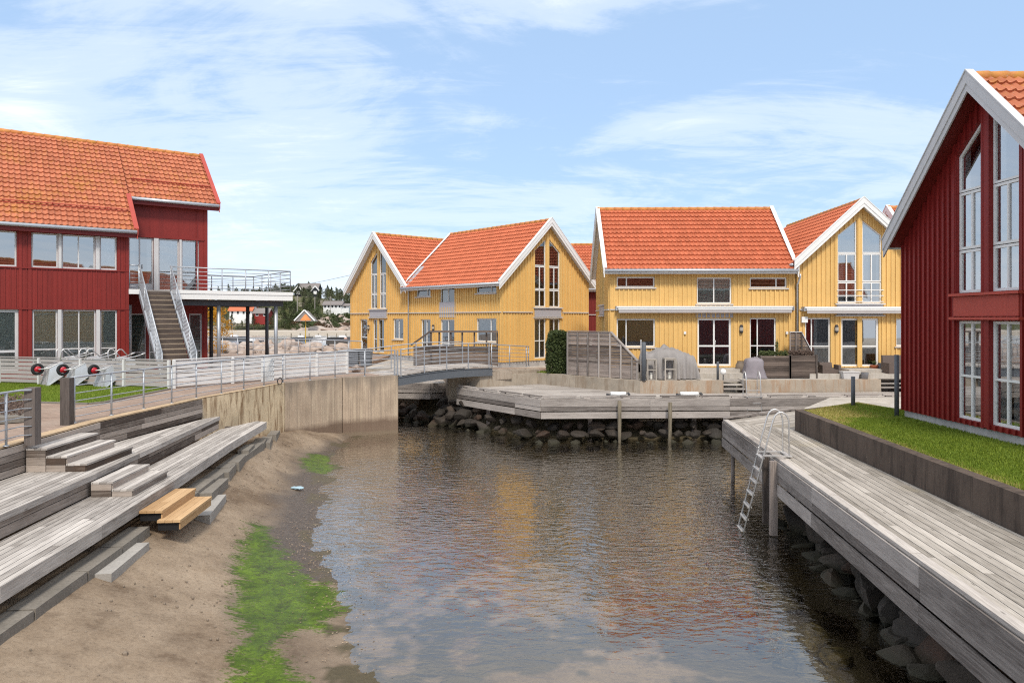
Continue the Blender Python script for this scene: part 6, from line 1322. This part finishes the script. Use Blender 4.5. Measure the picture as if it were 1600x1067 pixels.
for k in range(8): z = 1.9 + k * .45; a_ = k * 2.4; mb.tube([(c.x + .08, c.y, z), (c.x + .08 + .7 * math.cos(a_), c.y + .7 * math.sin(a_), z + .6)], [.03, .008], 5)
mb.build('trunk', 'birch_bark', bt, True)
# pier lines in the bay
def pier(lab, u0, u1, Y, z, w, m, th=.25, posts=0):
    a, b = far(u0, Y), far(u1, Y * .96); r = thing('jetty', lab, 'jetty', (a.x, a.y, z)); mb = MB(); mb.prism([(a.x, a.y, z - th), (b.x, b.y, z - th), (b.x, b.y + w, z - th), (a.x, a.y + w, z - th)], (0, 0, th)); mb.build('decking', m, r, True)
    mb = MB(); n = max(3, int((u1 - u0) / 14))
    for k in range(n + 1): q_ = a + (b - a) * (k / n); mb.tube([(q_.x, q_.y, -1), (q_.x, q_.y, z + (posts or -.05))], .12, 6)
    mb.build('pile', 'pile_wood', r, True)
pier('long dark brown jetty crossing the bay behind the breakwater', 300, 600, 108, .55, 2.0, 'brown_wood', .45); pier('pale floating jetty with mooring posts in the bay', 455, 600, 150, .55, 2.2, 'greywhite', .3, .9)
mbk = ['small dark boat moored in the bay left of the columns', 'small dark rowing boat by the brown jetty', 'small pale boat at the floating jetty', 'dark motor boat at the floating jetty, left', 'dark motor boat at the floating jetty, right']
for (u, Y, L), lab in zip(((366, 150, 6), (394, 122, 4), (497, 148, 5), (470, 146, 5), (535, 146, 6)), mbk):
    p = far(u, Y); r = thing('boat', lab, 'boat', (p.x, p.y, 0)); mb = MB(); P = lambda x, y, z: (p.x + x, p.y + y, z)
    mb.hexa([P(-L / 2, -.4, -.1), P(L * .4, -.3, -.1), P(L * .4, .3, -.1), P(-L / 2, .4, -.1), P(-L / 2, -.8, .65), P(L / 2, -.15, .8), P(L / 2, .15, .8), P(-L / 2, .8, .65)]); mb.build('hull', 'greywhite' if 'pale' in lab else 'steel_dark', r, True); mb = MB(); mb.hexa([P(-L * .1, -.5, .7), P(L * .15, -.4, .7), P(L * .15, .4, .7), P(-L * .1, .5, .7), P(-L * .1, -.4, 1.1), P(L * .08, -.3, 1.1), P(L * .08, .3, 1.1), P(-L * .1, .4, 1.1)]); mb.build('cabin', 'greywhite', r, True)
# far shore and hill
land('far_beach', [(-170, 196), (40, 196), (90, 240), (-200, 240)], -2, .9, 'far_sand')
def hz(x, y):
    d = y - 215; u = UC + x / y * F; top = float(np.interp(u, [-200, 200, 330, 400, 440, 470, 500, 540, 575, 700, 900], [8, 11, 12, 12.5, 14.5, 15.5, 13.5, 11.5, 11, 12, 10])); k = min(1, max(0, d / 95)); k = k * k * (3 - 2 * k)
    return .7 + (top - .7) * k + 1.4 * noise.fractal(Vector((x * .03, y * .03, 1)), 1, 2, 4) * min(1, d / 30 + .1)
vs = []; hx, hy = 120, 44
for j in range(hy + 1):
    y = 212 + 230 * (j / hy) ** 1.3
    for i in range(hx + 1): x = -330 + 430 * i / hx; vs.append((x, y, hz(x, y) if j else -1))
me = bpy.data.meshes.new('hill'); me.from_pydata(vs, [], [(j * (hx + 1) + i, j * (hx + 1) + i + 1, (j + 1) * (hx + 1) + i + 1, (j + 1) * (hx + 1) + i) for j in range(hy) for i in range(hx)]); me.polygons.foreach_set('use_smooth', [True] * len(me.polygons)); me.materials.append(M['hill']); o = bpy.data.objects.new('hill', me); C.objects.link(o); tag(o, kind='structure')
def treeproto(name, lab, cat, m, h, rx, n, conic, group):
    r = thing(name, lab, cat, (0, 0, 0), group=group); mb = MB(); mb.tube([(0, 0, -.5), (.1, 0, h * .5), (0, 0, h * .92)], [h * .03, h * .02, h * .006], 6)
    for k in range(6): z = h * (.4 + .08 * k); a_ = k * 2.4; mb.tube([(0, 0, z), (rx * .6 * math.cos(a_), rx * .6 * math.sin(a_), z + h * .08)], [h * .01, h * .003], 5)
    mb.build('trunk', 'bark', r); mb = MB()
    for k in range(11):
        t_ = k / 10; z = h * (.28 + .68 * t_); w = rx * ((1 - t_ * .85) if conic else math.sqrt(max(.08, 1 - (2 * t_ - .9) ** 2 * .8))); a_ = random.uniform(0, 6.3); leaves(mb, (.45 * w * math.cos(a_), .45 * w * math.sin(a_), z), (w * .75, w * .75, h * .10), n // 11, .30 if h > 3 else .2)
    mb.build('crown', m, r); return r
protos = [treeproto('pine_tree', 'dark green pine standing on the wooded hill across the bay', 'tree', 'pine', 8.5, 2.5, 420, True, 'pines on the far hill'), treeproto('pine_tree', 'dark green pine standing on the wooded hill across the bay', 'tree', 'pine', 7, 2.9, 420, False, 'pines on the far hill'),
          treeproto('bush', 'green bush growing on the rocky hill across the bay', 'bush', 'bushgreen', 3.4, 2.3, 260, False, 'bushes on the far hill'), treeproto('bush', 'rust brown bush on the rocks across the bay', 'bush', 'rustbush', 2.6, 2.2, 240, False, 'rust brown bushes on the far hill')]
used = [0] * 4
def plantat(k, x, y, s):
    loc = (x, y, hz(x, y) - .2); rot = (0, 0, random.uniform(0, 6.3)); sc = (s, s, s * random.uniform(.9, 1.15))
    if not used[k]: r = protos[k]; r.location = loc; r.rotation_euler = rot; r.scale = sc; used[k] = 1
    else: dup(protos[k], loc, rot, scale=sc)
for k in range(275):
    u, y = random.uniform(318, 572), random.triangular(222, 335, 290); x = (u - UC) / F * y
    if u > 495 and 225 < y < 268 and random.random() < .85: continue
    plantat(random.choice((0, 1, 1, 1)), x, y, random.uniform(.42, .72) * (1 if y > 250 else .85))
for u, y in ((362, 220), (371, 219), (386, 220), (396, 221), (403, 219), (418, 220), (425, 221), (434, 222), (355, 221), (445, 224), (452, 226), (378, 222)): plantat(1 if u % 2 else 0, (u - UC) / F * y, y, random.uniform(.34, .62))
for k in range(80): u, y = random.uniform(440, 580), random.uniform(215, 270); plantat(2, (u - UC) / F * y, y, random.uniform(.5, 1))
for k in range(14): u, y = random.choice(((505, 222), (530, 224), (512, 226), (470, 224), (545, 228))); u += random.uniform(-12, 12); plantat(3, (u - UC) / F * y, y, random.uniform(.5, 1.1))
for k in range(46):
    u, y = random.choice(((495, 216), (500, 222), (520, 228), (530, 240), (545, 222), (520, 246))); u += random.uniform(-22, 22); y += random.uniform(-3, 6); x = (u - UC) / F * y; s = random.uniform(1.2, 3.2)
    rock(random.choice(BL), 'rock_outcrop', (x, y, hz(x, y)), (s * 1.7, s * 1.2, s * .55), 'pale bare rock outcrop on the hillside across the bay', 'rock', 'rock outcrops on the far hill')
def cottage(name, lab, u, vb, Y, w, d, h, rh, wm, rm, win=3, rot=0.0, cat='house', porch=None):
    p = far(u, Y); z = zof(vb, Y); r = thing(name, lab, cat, (p.x, p.y, z), rot); mb = MB(); mb.box((-w / 2, -d / 2, -2), (w / 2, d / 2, h)); mb.prism([(-w / 2, -d / 2 + .01, h), (-w / 2, d / 2 - .01, h), (-w / 2, 0, h + rh)], (w, 0, 0)); mb.build('wall', wm, r)
    mb = MB()
    for s in (-1, 1): mb.prism([(-w / 2 - .4, s * (d / 2 + .5), h - .35), (w / 2 + .4, s * (d / 2 + .5), h - .35), (w / 2 + .4, 0, h + rh + .12), (-w / 2 - .4, 0, h + rh + .12)], (0, 0, .2))
    mb.build('roof', rm, r)
    for k in range(win): x = -w / 2 + w * (k + .5) / win; f_ = MB(); f_.box((x - .4, -d / 2 - .06, h * .35), (x + .4, -d / 2 - .005, h * .85)); fo = f_.build('window', 'white', r); f_ = MB(); f_.box((x - .3, -d / 2 - .09, h * .42), (x + .3, -d / 2 - .062, h * .80)); f_.build('pane', 'dark_wall', fo)
    return r
cottage('cottage', 'white cottage with an orange tiled roof across the bay, seen between the columns', 381, 495, 225, 7.0, 5, 2.1, 2.0, 'white', 'tiles', 4)
cottage('shed', 'small red boathouse beside the white cottage across the bay', 411, 497, 224, 4.6, 4, 1.7, 1.1, 'red_left', 'grey_roof', 2, cat='shed')
v_ = cottage('villa', 'dark villa with white trimmed gables on top of the far hill', 483, 461, 292, 13, 8, 3.6, 3.4, 'dark_wall', 'grey_roof', 3)
for x in (-5.2, 5.2):
    mb = MB(); mb.prism([(x - 2.3, -5.2, -3), (x + 2.3, -5.2, -3), (x + 2.3, -5.2, 2.4), (x, -5.2, 5.0), (x - 2.3, -5.2, 2.4)], (0, 2, 0)); w_ = mb.build('gable', 'dark_wall', v_); mb = MB(); mb.bar((x - 3.0, -5.5, 1.9), (x, -5.5, 5.3), .6, .45, (0, 1, 0)); mb.bar((x + 3.0, -5.5, 1.9), (x, -5.5, 5.3), .6, .45, (0, 1, 0)); mb.build('bargeboard', 'white', w_); mb = MB(); mb.box((x - 1, -5.32, .3), (x + 1, -5.21, 2.2)); mb.build('window', 'white', w_)
v_.scale = (.66, .66, .66)
cottage('house', 'long low white house on the rocks of the far hill', 522, 484, 262, 6.6, 5, 1.9, 1.0, 'white', 'grey_roof', 5)
cottage('shed', 'flat white annex at the right end of the low white house', 541, 484, 262, 2.8, 4, 1.6, .4, 'white', 'grey_roof', 1, cat='shed')
# beach tent-like hut, marker pole, bench, cone, poles and wire
p = far(476, 208); zt_ = zof(502, 208); hut = thing('beach_hut', 'low steep-roofed beach hut with a pale gable across the bay', 'hut', (p.x, p.y, zt_)); mb = MB(); mb.prism([(p.x - 2.8, p.y, zt_), (p.x + 2.8, p.y, zt_), (p.x, p.y, zt_ + 3.1)], (0, 4, 0)); mb.build('roof', 'grey_roof', hut, True)
mb = MB(); mb.bar((p.x - 3.0, p.y - .2, zt_ + .2), (p.x, p.y - .2, zt_ + 3.3), .3, .3, (0, 1, 0)); mb.bar((p.x + 3.0, p.y - .2, zt_ + .2), (p.x, p.y - .2, zt_ + 3.3), .3, .3, (0, 1, 0)); mb.build('bargeboard', 'white', hut, True); 
p = far(477.5, 62); mb = MB(); mb.tube([(0, 0, 1.5), (0, 0, zof(500, 62))], .045, 8); o = mb.build('marker_pole', 'pole_yellow'); o.location = (p.x, p.y, 0); tag(o, 'thin yellow pole with a small orange top on the breakwater', 'pole'); mb = MB(); z_ = zof(501, 62); mb.tube([(0, 0, z_), (0, 0, z_ + .1), (0, 0, z_ + .55)], [.46, .42, .05], 10); mb.build('top', 'orange_cloth', o)
p = far(526, 56); bn_ = thing('bench', 'dark slatted bench on the breakwater beside the yellow house', 'bench', (p.x, p.y, 2.0)); z = zof(549, 56)
mb = MB(); mb.box((p.x - .9, p.y - .25, z + .43), (p.x + .9, p.y + .2, z + .48)); mb.build('seat', 'bench_dark', bn_, True); mb = MB(); mb.hexa([(p.x - .9, p.y + .2, z + .55), (p.x + .9, p.y + .2, z + .55), (p.x + .9, p.y + .25, z + .55), (p.x - .9, p.y + .25, z + .55), (p.x - .9, p.y + .38, z + .95), (p.x + .9, p.y + .38, z + .95), (p.x + .9, p.y + .43, z + .95), (p.x - .9, p.y + .43, z + .95)]); mb.build('backrest', 'bench_dark', bn_, True)
for x in (-.7, .7): mb = MB(); mb.bar((p.x + x, p.y - .2, 1.55), (p.x + x, p.y - .2, z + .43), .06, .06); mb.bar((p.x + x, p.y + .2, 1.55), (p.x + x, p.y + .4, z + .95), .06, .06); mb.build('leg', 'bench_dark', bn_, True)
p = far(540, 58); mb = MB(); mb.lathe([(.45, 0), (.4, .5), (.22, .8), (.12, 1.25), (.02, 1.3)], (p.x, p.y, 1.75), 10); o = mb.build('stone_marker', 'cone_pink'); tag(o, 'pale pink cone-shaped stone marker right of the bench', 'marker')
for u, vb, vt, Y, lab in ((464.5, 500, 462, 240, 'utility pole on the slope left of the villa'), (492, 478, 464, 250, 'utility pole below the villa'), (516, 482, 463, 255, 'utility pole beside the low white house'), (543, 470, 455, 280, 'utility pole at the right end of the far hill')):
    p = far(u, Y); mb = MB(); mb.tube([(p.x, p.y, hz(p.x, p.y) - 1), (p.x, p.y, zof(vt, Y))], .14, 6); mb.bar((p.x - .6, p.y, zof(vt, Y) - .5), (p.x + .6, p.y, zof(vt, Y) - .5), .1, .1); o = mb.build('utility_pole', 'birch_bark'); tag(o, lab, 'pole', 'utility poles on the far hill')
a, b = Vector((far(455, 250).x, 250, zof(446, 250))), Vector((far(556, 60).x, 60, zof(428, 60))); mb = MB(); mb.tube([a + (b - a) * (k / 12) - Vector((0, 0, 1.2 * (k / 12) * (1 - k / 12))) for k in range(13)], [.05 - .035 * k / 12 for k in range(13)], 5); o = mb.build('overhead_wire', 'black'); tag(o, 'thin overhead wire crossing the sky left of the yellow house', 'wire')
